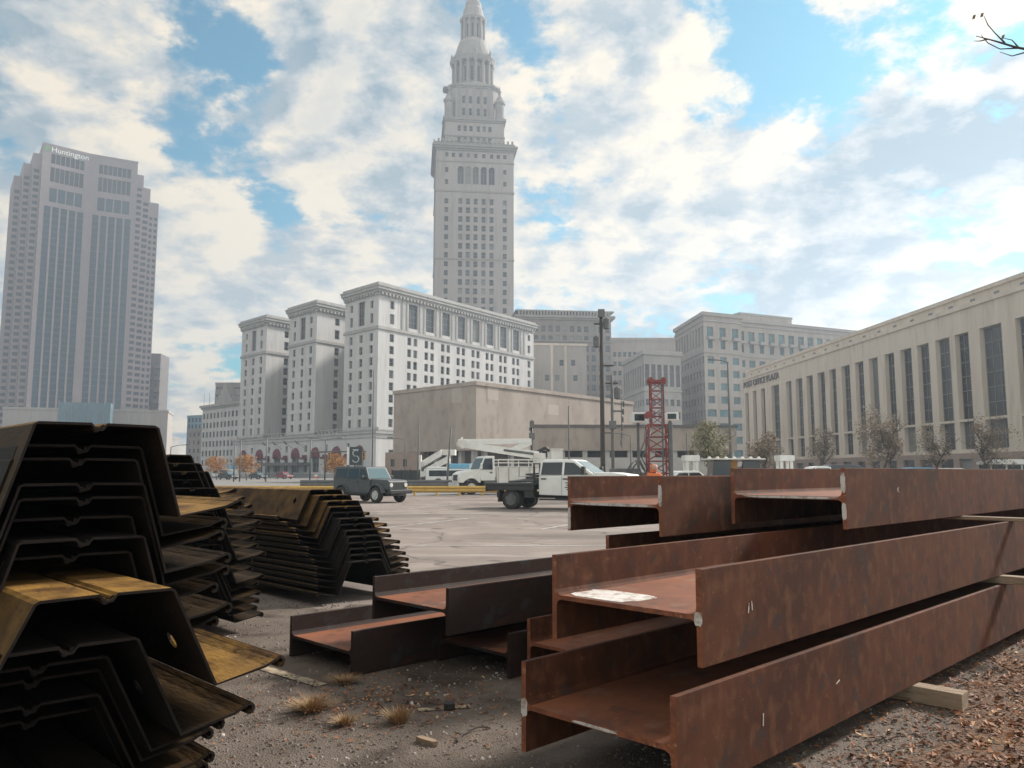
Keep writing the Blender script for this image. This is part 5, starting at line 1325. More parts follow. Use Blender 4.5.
# bucket truck
def bucket_truck():
    r = thing('bucket_truck', 'white utility bucket truck with folded boom, facing left behind the yellow rail', 'truck', (at(508, 480, 57.5).x, 57.5, 0), R(200))
    wf = lambda x, z: 1.08 if z < 1.75 else 1.08 - (z - 1.75) * .10
    cabp = [(1.35, .95), (2.35, .95), (2.45, 1.45), (2.50, 1.70), (2.12, 2.55), (1.95, 2.66), (1.35, 2.66)]
    mb = MB(); mb.shell(cabp, wf); mb.build('cab', 'white_car', r, bevel=.05)
    mb = MB(); mb.shell([(2.35, .80)] + arch_pts(3.05, .60, .80, 8, .50) + [(3.85, .80), (3.92, 1.05), (3.85, 1.42), (3.55, 1.58), (2.44, 1.74)], lambda x, z: 1.06 - max(0, x - 2.9) * .12); mb.build('hood', 'white_car', r, bevel=.06)
    sidepane(r, [(1.52, 1.72), (2.38, 1.72), (2.08, 2.48), (1.52, 2.50)], wf); crosspane(r, 2.50, 1.76, 2.16, 2.50, wf, .12)
    for s in (1, -1):
        wheel(r, 3.05, s * .98, .50, .28, rimm='white_dirty'); wheel(r, -1.9, s * 1.0, .50, .27, dual=True, rimm='white_dirty')
        bx(r, 'fuel_tank', 'steel', 1.1, 2.1, s * .92 - .2, s * .92 + .2, .5, .92, bevel=.04)
        bx(r, 'mirror', 'white_car', 2.36, 2.46, s * 1.28 - .12, s * 1.28 + .12, 1.75, 2.15, bevel=.03)
        bx(r, 'door_handle', 'black', 1.55, 1.72, s * 1.09 - .02, s * 1.09 + .02, 1.48, 1.56, bevel=.005)
        mb = MB(); mb.box(3.88, 3.94, s * .72 - .16, s * .72 + .16, 1.02, 1.20); mb.build('headlight', 'lamp_glass', r, bevel=.01)
        # utility body with compartment doors and a wheel arch
        mb = MB(); P = [(-3.7, .72)] + arch_pts(-1.9, .64, .72, 8, .50) + [(1.2, .72), (1.2, 1.95), (-3.7, 1.95)]
        y0, y1 = (.70, 1.17); k_ = len(P)
        v = [(x, s * y0, z) for x, z in P] + [(x, s * y1, z) for x, z in P]
        mb.add(v, [list(range(k_)), list(range(k_, 2 * k_))] + [(i, (i + 1) % k_, k_ + (i + 1) % k_, k_ + i) for i in range(k_)]); ub = mb.build('utility_body', 'white_dirty', r, bevel=.01)
        for (a, b_, c_, d_) in ((.42, 1.12, .8, 1.88), (-.36, .34, .8, 1.88), (-1.14, -.44, .8 + .45, 1.88), (-2.7, -1.24, 1.30, 1.88), (-3.6, -2.8, .8, 1.88)):
            bx(ub, 'door_gap', 'steel', a - .025, b_ + .025, s * 1.173 - .003, s * 1.173 + .003, c_ - .025, d_ + .025, bevel=0)
            dd = bx(ub, 'compartment_door', 'white_dirty', a, b_, s * 1.185 - .012, s * 1.185 + .012, c_, d_, bevel=.008)
    bx(r, 'bed_floor', 'white_dirty', -3.68, 1.18, -.69, .69, .95, 1.2); bx(r, 'chassis', 'black', -3.6, 3.4, -.45, .45, .55, .93); bx(r, 'rear_step', 'black', -3.95, -3.72, -1.15, 1.15, .66, .78)
    mb = MB()
    for s in (1, -1):
        for x in (-3.6, -2.0, -.4, 1.1): mb.tube([(x, s * 1.08, 1.95), (x, s * 1.08, 2.42)], .03, 6)
        mb.tube([(-3.6, s * 1.08, 2.42), (1.1, s * 1.08, 2.42)], .035, 6); mb.tube([(-3.6, s * 1.08, 2.2), (1.1, s * 1.08, 2.2)], .025, 6)
    mb.build('cargo_rail', 'white_dirty', r)
    bx(r, 'front_bumper', 'alloy', 3.92, 4.12, -1.05, 1.05, .56, .82, bevel=.03); bx(r, 'grille', 'black', 3.86, 3.93, -.5, .5, .95, 1.35, bevel=.02)
    # folded boom: turret, lower arm up towards the cab, upper arm back above it, bucket at the rear
    mb = MB(); mb.lathe([(.45, 1.2), (.45, 2.2), (.34, 2.3), (.34, 2.7)], (-2.3, 0), 14); mb.box(-2.75, -1.85, -.42, .42, 2.5, 2.9); mb.build('turret', 'white_dirty', r, bevel=.03)
    def arm(name, a, b, h0, h1, w, m='white_car'):
        a = Vector(a); b = Vector(b); d = (b - a).normalized(); u = Vector((-d.z, 0, d.x)); mb = MB()
        v = [p + u * sg * hh / 2 + Vector((0, sy * w / 2, 0)) for p, hh in ((a, h0), (b, h1)) for sg in (-1, 1) for sy in (-1, 1)]
        mb.add(v, [(0, 1, 3, 2), (4, 6, 7, 5), (0, 4, 5, 1), (2, 3, 7, 6), (0, 2, 6, 4), (1, 5, 7, 3)]); return mb.build(name, m, r, bevel=.02)
    arm('lower_boom', (-2.3, 0, 2.75), (3.2, 0, 3.42), .55, .40, .42)
    arm('upper_boom', (3.7, .0, 3.62), (-1.75, .0, 3.78), .42, .34, .36)
    arm('boom_link', (-.2, 0, 3.05), (-1.7, 0, 3.75), .34, .5, .30)
    mb = MB(); mb.tube([(3.45, -.32, 3.5), (3.45, .32, 3.5)], .32, 16); mb.tube([(3.45, -.1, 3.75), (3.42, -.1, 3.98)], .08, 6); mb.build('elbow_joint', 'white_dirty', r)
    mb = MB(); mb.tube([(-1.9, .2, 2.85), (.4, .2, 3.1)], .09, 8); mb.build('boom_cylinder', 'steel', r)
    mb = MB(); mb.box(-4.1, -3.2, -.42, .42, 2.2, 3.2); bk = mb.build('bucket', 'white_dirty', r, bevel=.06)
    bx(bk, 'bucket_lip', 'white_dirty', -4.14, -3.16, -.46, .46, 3.16, 3.24)
    mb = MB(); mb.tube([(-2.3, 0, 3.0), (-2.9, 0, 3.3), (-3.2, 0, 3.1)], .13, 8); mb.build('hose_bundle', 'black', r, smooth=True)
bucket_truck()


# ordinary cars seen far off
def car(name, label, X, Y, rot, paint, L=4.4, H=1.45, kind='sedan', cat='car', group=None):
    r = thing(name, label, cat, (X, Y, 0), rot, group); hl = L / 2; bz = H * .60
    wf = lambda x, z: .88 if z < bz else .88 - (z - bz) * .34
    low = [(-hl, .42)] + arch_pts(-hl * .62, .37, .36, 6, .33) + arch_pts(hl * .62, .37, .36, 6, .33) + [(hl, .42), (hl + .02, .62), (hl * .94, bz - .10), (hl * .45, bz), (-hl, bz)]
    mb = MB(); mb.shell(low, lambda x, z: .88 - max(0, abs(x) - hl * .8) * .16); mb.build('body', paint, r, bevel=.04)
    if kind == 'sedan': cb = [(-hl * .86, bz), (hl * .46, bz), (hl * .10, H - .04), (-hl * .02, H), (-hl * .45, H), (-hl * .58, H - .05)]
    elif kind == 'suv': cb = [(-hl * .98, bz), (hl * .48, bz), (hl * .14, H - .06), (0, H), (-hl * .80, H), (-hl * .92, H - .08)]
    else: cb = [(-hl * .20, bz), (hl * .50, bz), (hl * .18, H - .05), (hl * .05, H), (-hl * .10, H), (-hl * .20, H - .06)]
    if kind == 'pickup': cb = [(-hl * .22, bz), (hl * .50, bz), (hl * .20, H - .05), (hl * .08, H), (-hl * .12, H), (-hl * .22, H - .06)]
    mb = MB(); mb.shell(cb, wf); mb.build('cabin', paint, r, bevel=.04)
    x0 = cb[0][0] + .16; x1 = cb[1][0] - .14; x2 = cb[2][0] - .02; x3 = cb[-1][0] + .08; zb = bz + .05; zt = H - .13; m = (x0 + x1) / 2
    sidepane(r, [(m + .04, zb), (x1, zb), (x2, zt), (m + .04, zt)], wf); sidepane(r, [(x0, zb), (m - .04, zb), (m - .04, zt), (x3, zt)], wf)
    crosspane(r, cb[1][0] - .02, bz + .04, cb[2][0] + .03, H - .10, wf, .12); crosspane(r, cb[-1][0], H - .10, cb[0][0] + .02, bz + .06, wf, .14, 'rear_window')
    for s in (1, -1):
        for xw in (hl * .62, -hl * .62): wheel(r, xw, s * .78, .33, .22)
        mb = MB(); mb.box(hl - .04, hl + .03, s * .62 - .16, s * .62 + .16, .60, .72); mb.build('headlight', 'lamp_glass', r, bevel=.01)
        mb = MB(); mb.box(-hl - .02, -hl + .04, s * .66 - .14, s * .66 + .14, .64, .78); mb.build('tail_light', 'red_lens', r, bevel=.01)
    return r


gpx = 'cars in front of the hotel'
car('parked_car', 'dark red car standing before the hotel canopy', at(284, 478, 180).x, 180, R(-38), 'red_car', H=1.6, group=gpx)
car('parked_car', 'dark car left of the dark red car before the hotel', at(258, 478, 172).x, 172, R(-36), 'dark_car', H=1.6, group=gpx)
car('parked_car', 'pale car at the far left end of the hotel, almost behind the sheet piles', at(228, 478, 165).x, 165, R(-36), 'dark_car', 4.8, 1.8, 'suv', group=gpx)
car('pickup_truck', 'white pickup parked beyond the top tier of beams, left of the dark suv', at(818, 472, 52).x, 52, R(180), 'white_car', 5.6, 1.92, 'pickup', 'pickup')
car('suv', 'dark suv right of the white pickup, beyond the beams', at(852, 472, 62).x, 62, R(10), 'dark_car', 4.9, 2.1, 'suv')
car('parked_car', 'light blue car in front of the post office trees', at(909, 470, 70).x, 70, R(190), 'blue_car', 4.2, 1.95, 'suv')
car('van', 'white van right of the light blue car before the post office', at(936, 470, 72).x, 72, R(175), 'white_car', 4.8, 1.9, 'suv', 'van')
car('parked_car', 'white car half hidden behind the red drill rig', at(676, 472, 50).x, 50, R(200), 'white_car', 4.5, 1.62)
car('parked_car', 'white car left of the red drill rig, behind the flatbed pickup', at(632, 472, 47).x, 47, R(165), 'white_car', 4.5, 1.65)


# city bus under the concrete hall
def bus():
    c = at(457, 476, 88); r = thing('bus', 'white bus with a light blue roof panel, behind the front of the bucket truck', 'bus', (c.x, 88, 0), R(8))
    bx(r, 'body', 'white_car', -3.4, 3.4, -1.2, 1.2, .4, 1.9, bevel=.08); bx(r, 'roof_panel', 'bus_blue', -.9, 3.35, -1.15, 1.15, 1.91, 2.45, bevel=.08); bx(r, 'roof_panel', 'white_car', -3.3, -.92, -1.12, 1.12, 1.91, 2.1, bevel=.08)
    for s in (1, -1):
        for a, b_ in ((-3.1, -1.2), (-1.0, 1.0), (1.2, 3.1)):
            mb = MB(); mb.box(a, b_, s * 1.2 - .02, s * 1.2 + .02, 1.1, 1.72); mb.build('window', 'cargl', r)
        for x in (-2.1, 2.2): wheel(r, x, s * 1.08, .46, .26)
    mb = MB(); mb.box(3.39, 3.43, -1.0, 1.0, 1.0, 1.75); mb.build('windshield', 'cargl', r)
bus()
# ------------------------------------------------------------------ rails, poles, signs
def rail(label, p0, p1, n, z, hh, m, post_m, name='guard_rail'):
    a = Vector(p0); b = Vector(p1); d = (b - a); L = d.length; rt = math.atan2(d.y, d.x)
    r = thing(name, label, 'guard rail', (a.x, a.y, 0), rt)
    prof = [(0, 0), (.04, hh * .12), (.10, hh * .25), (.04, hh * .42), (.03, hh * .5), (.04, hh * .58), (.10, hh * .75), (.04, hh * .88), (0, hh)]
    mb = MB(); P = [(-y, zz + z) for y, zz in prof] + [(-y + .012, zz + z) for y, zz in prof[::-1]]; k = len(P)
    v = [(0, y, zz) for y, zz in P] + [(L, y, zz) for y, zz in P]
    mb.add(v, [list(range(k)), list(range(k, 2 * k))[::-1]] + [(i, (i + 1) % k, k + (i + 1) % k, k + i) for i in range(k)]); mb.build('rail', m, r)
    for i in range(n):
        mb = MB(); x = L * (i + .5) / n; mb.box(x - .07, x + .07, .02, .16, 0, z + hh * .9); mb.build('post', post_m, r)
rail('long yellow steel guard rail at the far edge of the parking lot', (at(225, 490, 53.5).x, 53.5), (at(538, 490, 53).x, 53), 14, .22, .42, 'yellow', 'yellow')
rail('grey steel guard rail behind the yellow one, along the street', (at(300, 490, 70).x, 70), (at(470, 490, 70).x, 70), 9, .32, .55, 'steel', 'pole')


def pole(name, label, px, pyt, Y, r0, r1, m='pole', cat='pole', group=None, arms=(), lean=0.0):
    b = at(px, 470, Y); top = at(px, pyt, Y).z
    r = thing(name, label, cat, (b.x, Y, 0), 0, group)
    mb = MB(); mb.tube([(0, 0, 0), (lean * .5, 0, top * .5), (lean, 0, top)], [r0, (r0 + r1) / 2, r1], 10); mb.build('shaft', m, r, smooth=True)
    for (dx, dz, L, kind) in arms:
        z = top - dz; mb = MB()
        if kind == 'lamp':
            mb.tube([(lean, 0, z), (lean + L * .5, 0, z + abs(L) * .12), (lean + L, 0, z + abs(L) * .14)], r1 * .6, 6); mb.build('arm', m, r, smooth=True)
            mb = MB(); s = 1 if L > 0 else -1; x = lean + L; mb.prism([(x - .1 * s, -.13), (x + .55 * s, -.10), (x + .6 * s, .1), (x - .1 * s, .13)][::s], z + abs(L) * .14 - .05, z + abs(L) * .14 + .12); mb.build('lamp_head', 'pole', r, bevel=.03)
        elif kind == 'flat': mb.box(lean + min(0, L), lean + max(0, L), -.06, .06, z - .06, z + .06); mb.build('arm', m, r)
        elif kind == 'cross': mb.box(lean - L / 2, lean + L / 2, -.06, .06, z - .06, z + .06); mb.build('crossarm', 'wood_pole', r)
        elif kind == 'can': mb.lathe([(.05, z - .1), (.24, z), (.26, z + .7), (.1, z + .82)], (lean + L, -.3), 12); mb.build('transformer', 'steel', r)
        elif kind == 'box': mb.box(lean - L / 2, lean + L / 2, -.28, -.0, z, z + .6); mb.build('equipment_box', 'steel', r, bevel=.03)
    return r
pole('utility_pole', 'tall dark utility pole carrying equipment at its top, behind the white pickup', 603, 311, 60, .20, .13, 'wood_pole', arms=((0, .5, .5, 'box'), (0, 1.4, .35, 'can'), (0, 1.0, 1.1, 'cross'), (0, 2.8, -.4, 'can'), (0, 4.2, .9, 'flat')))
p = pole('utility_pole', 'shorter grey pole with insulators and coiled cables, right of the tall utility pole', 613, 375, 57, .12, .10, 'pole', arms=((0, .6, .9, 'cross'), (0, 1.7, .35, 'can'), (0, 2.6, .8, 'flat'), (0, 3.9, .5, 'box')))
mb = MB(); rr = random.Random(3)
for k in range(6): mb.lathe([(.03, 3.4 + k * .55), (.07, 3.46 + k * .55), (.09, 3.7 + k * .55), (.05, 3.84 + k * .55)], (.62 + .04 * k, 0), 8)
mb.tube([(.66, 0, 3.2), (.66, 0, 6.6)], .035, 5)
mb.build('insulator_string', 'steel', p)
gl_ = 'street poles along the road'
pole('light_pole', 'slim grey light pole left of the bucket truck, right of the hotel', 418, 420, 88, .09, .07, group=gl_)
pole('light_pole', 'slim leaning grey pole directly left of the bucket truck cab', 447, 427, 80, .11, .08, lean=.35, group=gl_)
pole('light_pole', 'thin pole before the concrete hall, between bucket truck and utility pole', 569, 406, 82, .09, .07, group=gl_)
pole('traffic_pole', 'dark pole with a signal head standing right behind the bucket truck boom', 532, 420, 74, .10, .09, 'black', arms=((0, .7, .42, 'box'), (0, 1.8, .55, 'box')), group=gl_)
pole('street_lamp', 'street lamp with a left-reaching arm at the corner of the hotel', 405, 440, 96, .08, .06, arms=((0, 0, -1.6, 'lamp'),), group=gl_)
pole('street_lamp', 'tall grey street lamp by the corner of the post office', 731, 362, 95, .16, .11, arms=((0, 0, -1.8, 'lamp'),), group=gl_)
pole('street_lamp', 'small street lamp with a left arm, in front of the low parking deck', 631, 436, 80, .08, .06, arms=((0, 0, -2.0, 'lamp'),), group=gl_)
for px, pyt, lab, arm in ((372, 370, 'tall pale pole at the corner of the hotel, beside the black sign', ()), (240, 440, 'street lamp nearest the left end of the hotel front', ((0, 0, 2.2, 'lamp'),)), (266, 438, 'thin bare pole before the second awning of the hotel', ()),
                          (310, 437, 'dark pole carrying the traffic signal arm in front of the hotel', ()), (325, 440, 'double-armed street lamp right of the hotel canopy', ((0, 0, 2.0, 'lamp'), (0, 0, -2.0, 'lamp'))), (234, 446, 'bare dark pole before the pedimented office building', ()),
                          (170, 447, 'thin lamp pole with curved arm beside the left skyscraper', ((0, 0, 2.5, 'lamp'),))):
    pole('street_lamp' if arm else 'light_pole', lab, px, pyt, 130 if px != 372 else 150, .12, .09, 'pole' if px in (372,) else 'steel', 'street lamp' if arm else 'pole', gl_, arm)
# signal mast arm in front of the hotel
c = at(311, 452, 129); e = at(366, 451.5, 127)
sg = thing('traffic_signal', 'long reddish traffic signal arm with a round blue sign, in front of the hotel', 'traffic signal', (c.x, c.y, 0))
mb = MB(); mb.tube([c, e], [.14, .09], 7); mb.build('mast_arm', 'bronze', sg, world=True)
q = c.lerp(e, .80); mb = MB(); mb.tube([(q.x, q.y - .25, q.z - .8), (q.x, q.y - .3, q.z - .8)], .85, 18); mb.build('round_sign', 'sign_blue', sg, world=True)
for f_ in (.35, .97):
    q = c.lerp(e, f_); mb = MB(); mb.box(q.x - .22, q.x + .22, q.y - .5, q.y - .1, q.z - 1.25, q.z - .1); h_ = mb.build('signal_head', 'orange_paint', sg, world=True, bevel=.03)
    for k in range(3):
        mb = MB(); z_ = q.z - .32 - k * .37; mb.tube([(q.x, q.y - .5, z_), (q.x, q.y - .62, z_ + .01)], .13, 10); mb.build('signal_lens', 'black', h_, world=False).parent = sg; C.objects[-1].location = (-sg.location.x, -sg.location.y, -sg.location.z)
# black garage sign with a pale curl
c = at(355, 456, 118)
sgn = thing('sign', 'square black sign with a pale curled letter, on a post before the hotel corner', 'sign', (c.x, c.y, 0))
w_ = 14 * 118 / 800 / 2; h_ = 18 * 118 / 800 / 2
mb = MB(); mb.box(-w_ * .75, w_, -.15, .15, c.z - h_, c.z + h_); mb.build('panel', 'sign_black', sgn)
mb = MB(); mb.box(-w_ * 1.12, -w_ * .78, -.2, .2, c.z - h_, c.z + h_); mb.build('panel_edge', 'white_car', sgn)
mb = MB(); mb.tube([(0, 0, 0), (0, 0, c.z - h_)], .12, 8); mb.build('post', 'steel', sgn)
def ring(mb, cx_, cz_, r, a0, a1, w, n=16, y=-.17):
    for k in range(n):
        q0 = R(a0 + (a1 - a0) * k / n); q1 = R(a0 + (a1 - a0) * (k + 1) / n)
        v = [(cx_ + rr_ * math.cos(q), yy, cz_ + rr_ * math.sin(q)) for yy in (y - .02, y) for q in (q0, q1) for rr_ in (r - w / 2, r + w / 2)]
        mb.add(v, [(0, 1, 3, 2), (4, 6, 7, 5), (0, 2, 6, 4), (1, 5, 7, 3)])
mb = MB(); ring(mb, .14, c.z + .42, .42, 45, 300, .14); ring(mb, .14, c.z - .45, .46, -165, 125, .14); mb.box(-.35, .55, -.19, -.17, c.z + .86, c.z + .98); mb.build('sign_lettering', 'letter_grey', sgn)


# ------------------------------------------------------------------ red drill rig
def drill():
    Y = 45; b = at(658, 470, Y); r = thing('drill_rig', 'red lattice drilling mast with a white machine cab, in front of the low parking deck', 'drill rig', (b.x, Y, 0))
    k = Y / 800.0; zt = at(658, 378, Y).z; zm = at(658, 425, Y).z
    def lattice(mb, hw, hd, z0, z1, n, rr=.05, top=1.0):
        cs = [(-hw, -hd), (hw, -hd), (hw, hd), (-hw, hd)]
        for x, y in cs: mb.tube([(x, y, z0), (x * top, y * top, z1)], rr, 6)
        for i in range(n):
            f0 = i / n; f1 = (i + 1) / n; za = z0 + (z1 - z0) * f0; zb = z0 + (z1 - z0) * f1; s0 = 1 + (top - 1) * f0; s1 = 1 + (top - 1) * f1
            for j in range(4):
                a = cs[j]; c = cs[(j + 1) % 4]
                mb.tube([(a[0] * s0, a[1] * s0, za), (c[0] * s1, c[1] * s1, zb)] if i % 2 else [(c[0] * s0, c[1] * s0, za), (a[0] * s1, a[1] * s1, zb)], rr * .6, 5)
                mb.tube([(a[0] * s1, a[1] * s1, zb), (c[0] * s1, c[1] * s1, zb)], rr * .6, 5)
    mb = MB(); lattice(mb, .56, .40, .8, zm, 5, .062); mb.build('lower_mast', 'red_rig', r)
    mb = MB(); lattice(mb, .34, .28, zm, zt - .25, 5, .042); mb.build('upper_mast', 'red_rig', r)
    mb = MB()
    for dx in (-.36, .36): mb.tube([(dx, -.3, zt - .12), (dx, .3, zt - .12)], .14, 14)
    mb.box(-.5, .5, -.22, .22, zt - .34, zt - .12); mb.build('crown_sheave', 'red_rig', r)
    mb = MB(); mb.tube([(.62, -.6, .8), (.62, -.6, zm + .1)], .13, 8); mb.tube([(.2, -.5, 1.0), (.2, -.5, zt - .3)], .05, 6); mb.build('drill_rod', 'steel', r)
    mb = MB(); mb.tube([(-.52, -.55, zm + .55), (-.52, .3, zm + .55)], .19, 14); mb.build('winch_drum', 'red_rig', r)
    bx(r, 'base_frame', 'red_rig', -1.5, 1.9, -.8, 1.2, .55, .9); bx(r, 'engine_housing', 'steel', -2.6, -1.1, -.5, 1.1, .92, 1.75, bevel=.05)
    mb = MB()
    for s in (-.95, 1.35): mb.prism([(-1.8, s - .22), (2.1, s - .22), (2.1, s + .22), (-1.8, s + .22)], .02, .55)
    mb.build('crawler_track', 'black', r, bevel=.12)
    for k_ in range(2):
        mb = MB(); rr = random.Random(7 + k_); x0 = -.7 - k_ * .25
        mb.tube([(x0, -.6, 1.3), (x0 - .4, -.7, 2.2), (x0 - .7, -.6, 1.9), (x0 - 1.1, -.5, 1.2)], .05, 6); mb.tube([(x0 + .2, -.62, zm - .3), (x0 + .1, -.72, 3.2), (x0 - .3, -.66, 2.3), (x0 + .1, -.6, 1.6)], .045, 6); mb.build('hydraulic_hose', 'steel', r, smooth=True)
drill()
# white site cabs / floodlight boxes either side of the mast
def cabbox(label, px0, px1, py0, py1, Y, name='camera_box'):
    a = at(px0, py0, Y); c = at(px1, py1, Y); r = thing(name, label, 'work lights', ((a.x + c.x) / 2, Y, 0))
    hw = (c.x - a.x) / 2
    mb = MB(); mb.box(-hw, hw, -.5, .5, c.z, a.z); mb.build('housing', 'white_car', r, bevel=.04)
    mb = MB(); mb.box(-hw * .72, hw * .62, -.52, -.49, c.z + (a.z - c.z) * .18, c.z + (a.z - c.z) * .84); mb.build('front_glass', 'cargl', r)
    mb = MB(); mb.tube([(0, .2, 0), (0, .2, c.z)], .09, 8); mb.build('stand', 'steel', r)
cabbox('white box with a dark glass front, raised on a stand left of the red mast', 631, 646, 413, 423, 46.5, 'floodlight')
cabbox('white box with a dark glass front, raised on a stand right of the red mast', 664, 677, 413, 421, 46.8, 'floodlight')


# worker in orange
def worker():
    Y = 27.5; b = at(654, 470, Y); r = thing('person', 'worker in an orange hooded jacket, back turned, standing before the red drill mast', 'person', (b.x, Y, 0), R(12))
    def skinbody(name, verts, edges, rad, m, sub=2):
        me = bpy.data.meshes.new(name); me.from_pydata(verts, edges, []); o = bpy.data.objects.new(name, me); C.objects.link(o); o.parent = r
        sk = o.modifiers.new('skin', 'SKIN'); sk.use_smooth_shade = True
        for i, q in enumerate(rad): me.skin_vertices[0].data[i].radius = q if isinstance(q, tuple) else (q, q)
        me.skin_vertices[0].data[0].use_root = True
        sb = o.modifiers.new('sub', 'SUBSURF'); sb.levels = sub; sb.render_levels = sub; me.materials.append(M[m]); return o
    V_ = [(0, 0, .98), (0, .01, 1.15), (0, .0, 1.38), (0, .0, 1.50), (0, -.01, 1.58), (0, -.01, 1.70), (0, -.01, 1.79),
          (.19, 0, 1.44), (.27, .02, 1.18), (.24, -.12, .96), (.23, -.17, .87), (-.19, 0, 1.44), (-.27, .02, 1.18), (-.24, -.12, .96), (-.23, -.17, .87),
          (.10, 0, .90), (.12, -.02, .50), (.12, .03, .10), (.12, -.10, .05), (-.10, 0, .90), (-.12, -.02, .50), (-.12, .03, .10), (-.12, -.10, .05)]
    E_ = [(0, 1), (1, 2), (2, 3), (3, 4), (4, 5), (5, 6), (2, 7), (7, 8), (8, 9), (9, 10), (2, 11), (11, 12), (12, 13), (13, 14), (0, 15), (15, 16), (16, 17), (17, 18), (0, 19), (19, 20), (20, 21), (21, 22)]
    Rr = [(.15, .11), (.15, .11), (.18, .12), .075, .07, (.09, .105), (.05, .06), .075, .058, .045, .035, .075, .058, .045, .035, .10, .075, .055, .045, .10, .075, .055, .045]
    skinbody('body', V_, E_, Rr, 'navy_cloth')
    J = [(0, 0, .92), (0, .01, 1.15), (0, .0, 1.38), (0, .0, 1.50), (.19, 0, 1.45), (.275, .02, 1.18), (.245, -.12, .98), (-.19, 0, 1.45), (-.275, .02, 1.18), (-.245, -.12, .98)]
    skinbody('jacket', J, [(0, 1), (1, 2), (2, 3), (2, 4), (4, 5), (5, 6), (2, 7), (7, 8), (8, 9)], [(.20, .15), (.185, .14), (.215, .155), .10, .10, .078, .06, .10, .078, .06], 'orange')
    skinbody('hood', [(0, .02, 1.50), (0, .03, 1.62), (0, .03, 1.74), (0, .0, 1.82)], [(0, 1), (1, 2), (2, 3)], [(.13, .12), (.125, .13), (.12, .13), (.06, .07)], 'orange')
    mb = MB(); mb.lathe([(.05, 1.60), (.088, 1.64), (.095, 1.70), (.088, 1.76), (.05, 1.80)], (0, -.07), 14); f = mb.build('face', 'skin', r, smooth=True)
    mb = MB(); mb.prism([(-.016, -.158), (.016, -.158), (.012, -.185), (-.012, -.185)], 1.665, 1.705); mb.build('nose', 'skin', r, bevel=.006)
    for s in (1, -1):
        for k in range(4):
            mb = MB(); x = s * .23 + (k - 1.5) * .018; mb.tube([(x, -.17, .86), (x, -.20, .80), (x, -.185, .76 + .008 * abs(k - 1.5))], [.010, .009, .006], 6); mb.build('finger', 'skin', r, smooth=True)
        mb = MB(); mb.tube([(s * .20, -.17, .87), (s * .175, -.20, .83), (s * .18, -.21, .80)], [.011, .010, .007], 6); mb.build('thumb', 'skin', r, smooth=True)
worker()

# yellow excavator with cabs behind the beams, and the roofed white posts
def excavator():
    Y = 49; b = at(733, 470, Y); r = thing('loader', 'orange-pillared work machine with two dark glazed cabs under a pale roof, beyond the beams', 'work machine', (b.x, Y, 0))
    z = lambda py: at(733, py, Y).z
    bx(r, 'lift_pillar', 'orange_paint', -.20, .20, -.25, .25, .6, z(458.5), bevel=.03)
    for a, c in ((-1.5, -.26), (.26, 1.5)):
        mb = MB(); mb.shell([(a, .9), (c, .9), (c - .05, z(460.5)), (a + .18, z(460.5))], lambda x, zz: .75); mb.build('cab_glazing', 'cargl', r, bevel=.06)
    bx(r, 'roof', 'white_dirty', -1.75, 1.75, -.85, .85, z(460), z(458.6), bevel=.03); bx(r, 'chassis', 'orange_paint', -1.7, 1.7, -.8, .8, .5, .9, bevel=.04)
    for k in range(7):
        mb = MB(); mb.lathe([(.1, z(458.6)), (.12, z(457.6)), (.04, z(456.6))], (-1.5 + k * .5, -.3), 8); mb.build('roof_lamp', 'lamp_glass', r)
    for s in (1, -1):
        for x in (-1.15, 1.15): wheel(r, x, s * .85, .48, .34, rimm='orange_paint')
excavator()
for (px0, px1, lab) in ((684.5, 697, 'white roofed gate shelter left of the work machine, beside the olive tree'), (778, 791, 'white roofed gate shelter right of the work machine, before the post office')):
    Y = 54; a = at(px0, 455.5, Y); c = at(px1, 474, Y); hw = (c.x - a.x) / 2
    r = thing('gate_shelter', lab, 'shelter', ((a.x + c.x) / 2, Y, 0), 0, 'white gate shelters')
    for s in (-1, 1):
        for yy in (-.4, .4): bx(r, 'post', 'white_car', s * hw * .8 - .1, s * hw * .8 + .1, yy - .06, yy + .06, 0, a.z - .2)
    bx(r, 'roof', 'white_car', -hw - .08, hw + .08, -.6, .6, a.z - .38, a.z, bevel=.03)
    mb = MB(); mb.tube([(-hw * .6, 0, a.z), (-hw * .6, 0, a.z + 1.5)], .03, 5); mb.build('flag_staff', 'steel', r)
# pale bus shelter at the right edge
Y = 66; a = at(984, 460, Y); c = at(1060, 460, Y)
r = thing('bus_shelter', 'long white roofed glass bus shelter at the right edge, before the post office', 'shelter', (a.x, Y, 0)); Lh = c.x - a.x
mb = MB(); P = [(0, a.z - .35), (0, a.z - .15), (Lh * .2, a.z + .05), (Lh * .8, a.z + .05), (Lh, a.z - .15), (Lh, a.z - .35)]; mb.shell(P, lambda x, z: 1.1); mb.build('roof', 'white_car', r)
for k in range(6): bx(r, 'post', 'alloy', Lh * k / 5 - .05, Lh * k / 5 + .05, -.95, -.85, 0, a.z - .34)
mb = MB(); mb.box(.1, Lh - .1, .9, .93, .3, a.z - .4); mb.build('glass_panel', 'glass_blue', r)
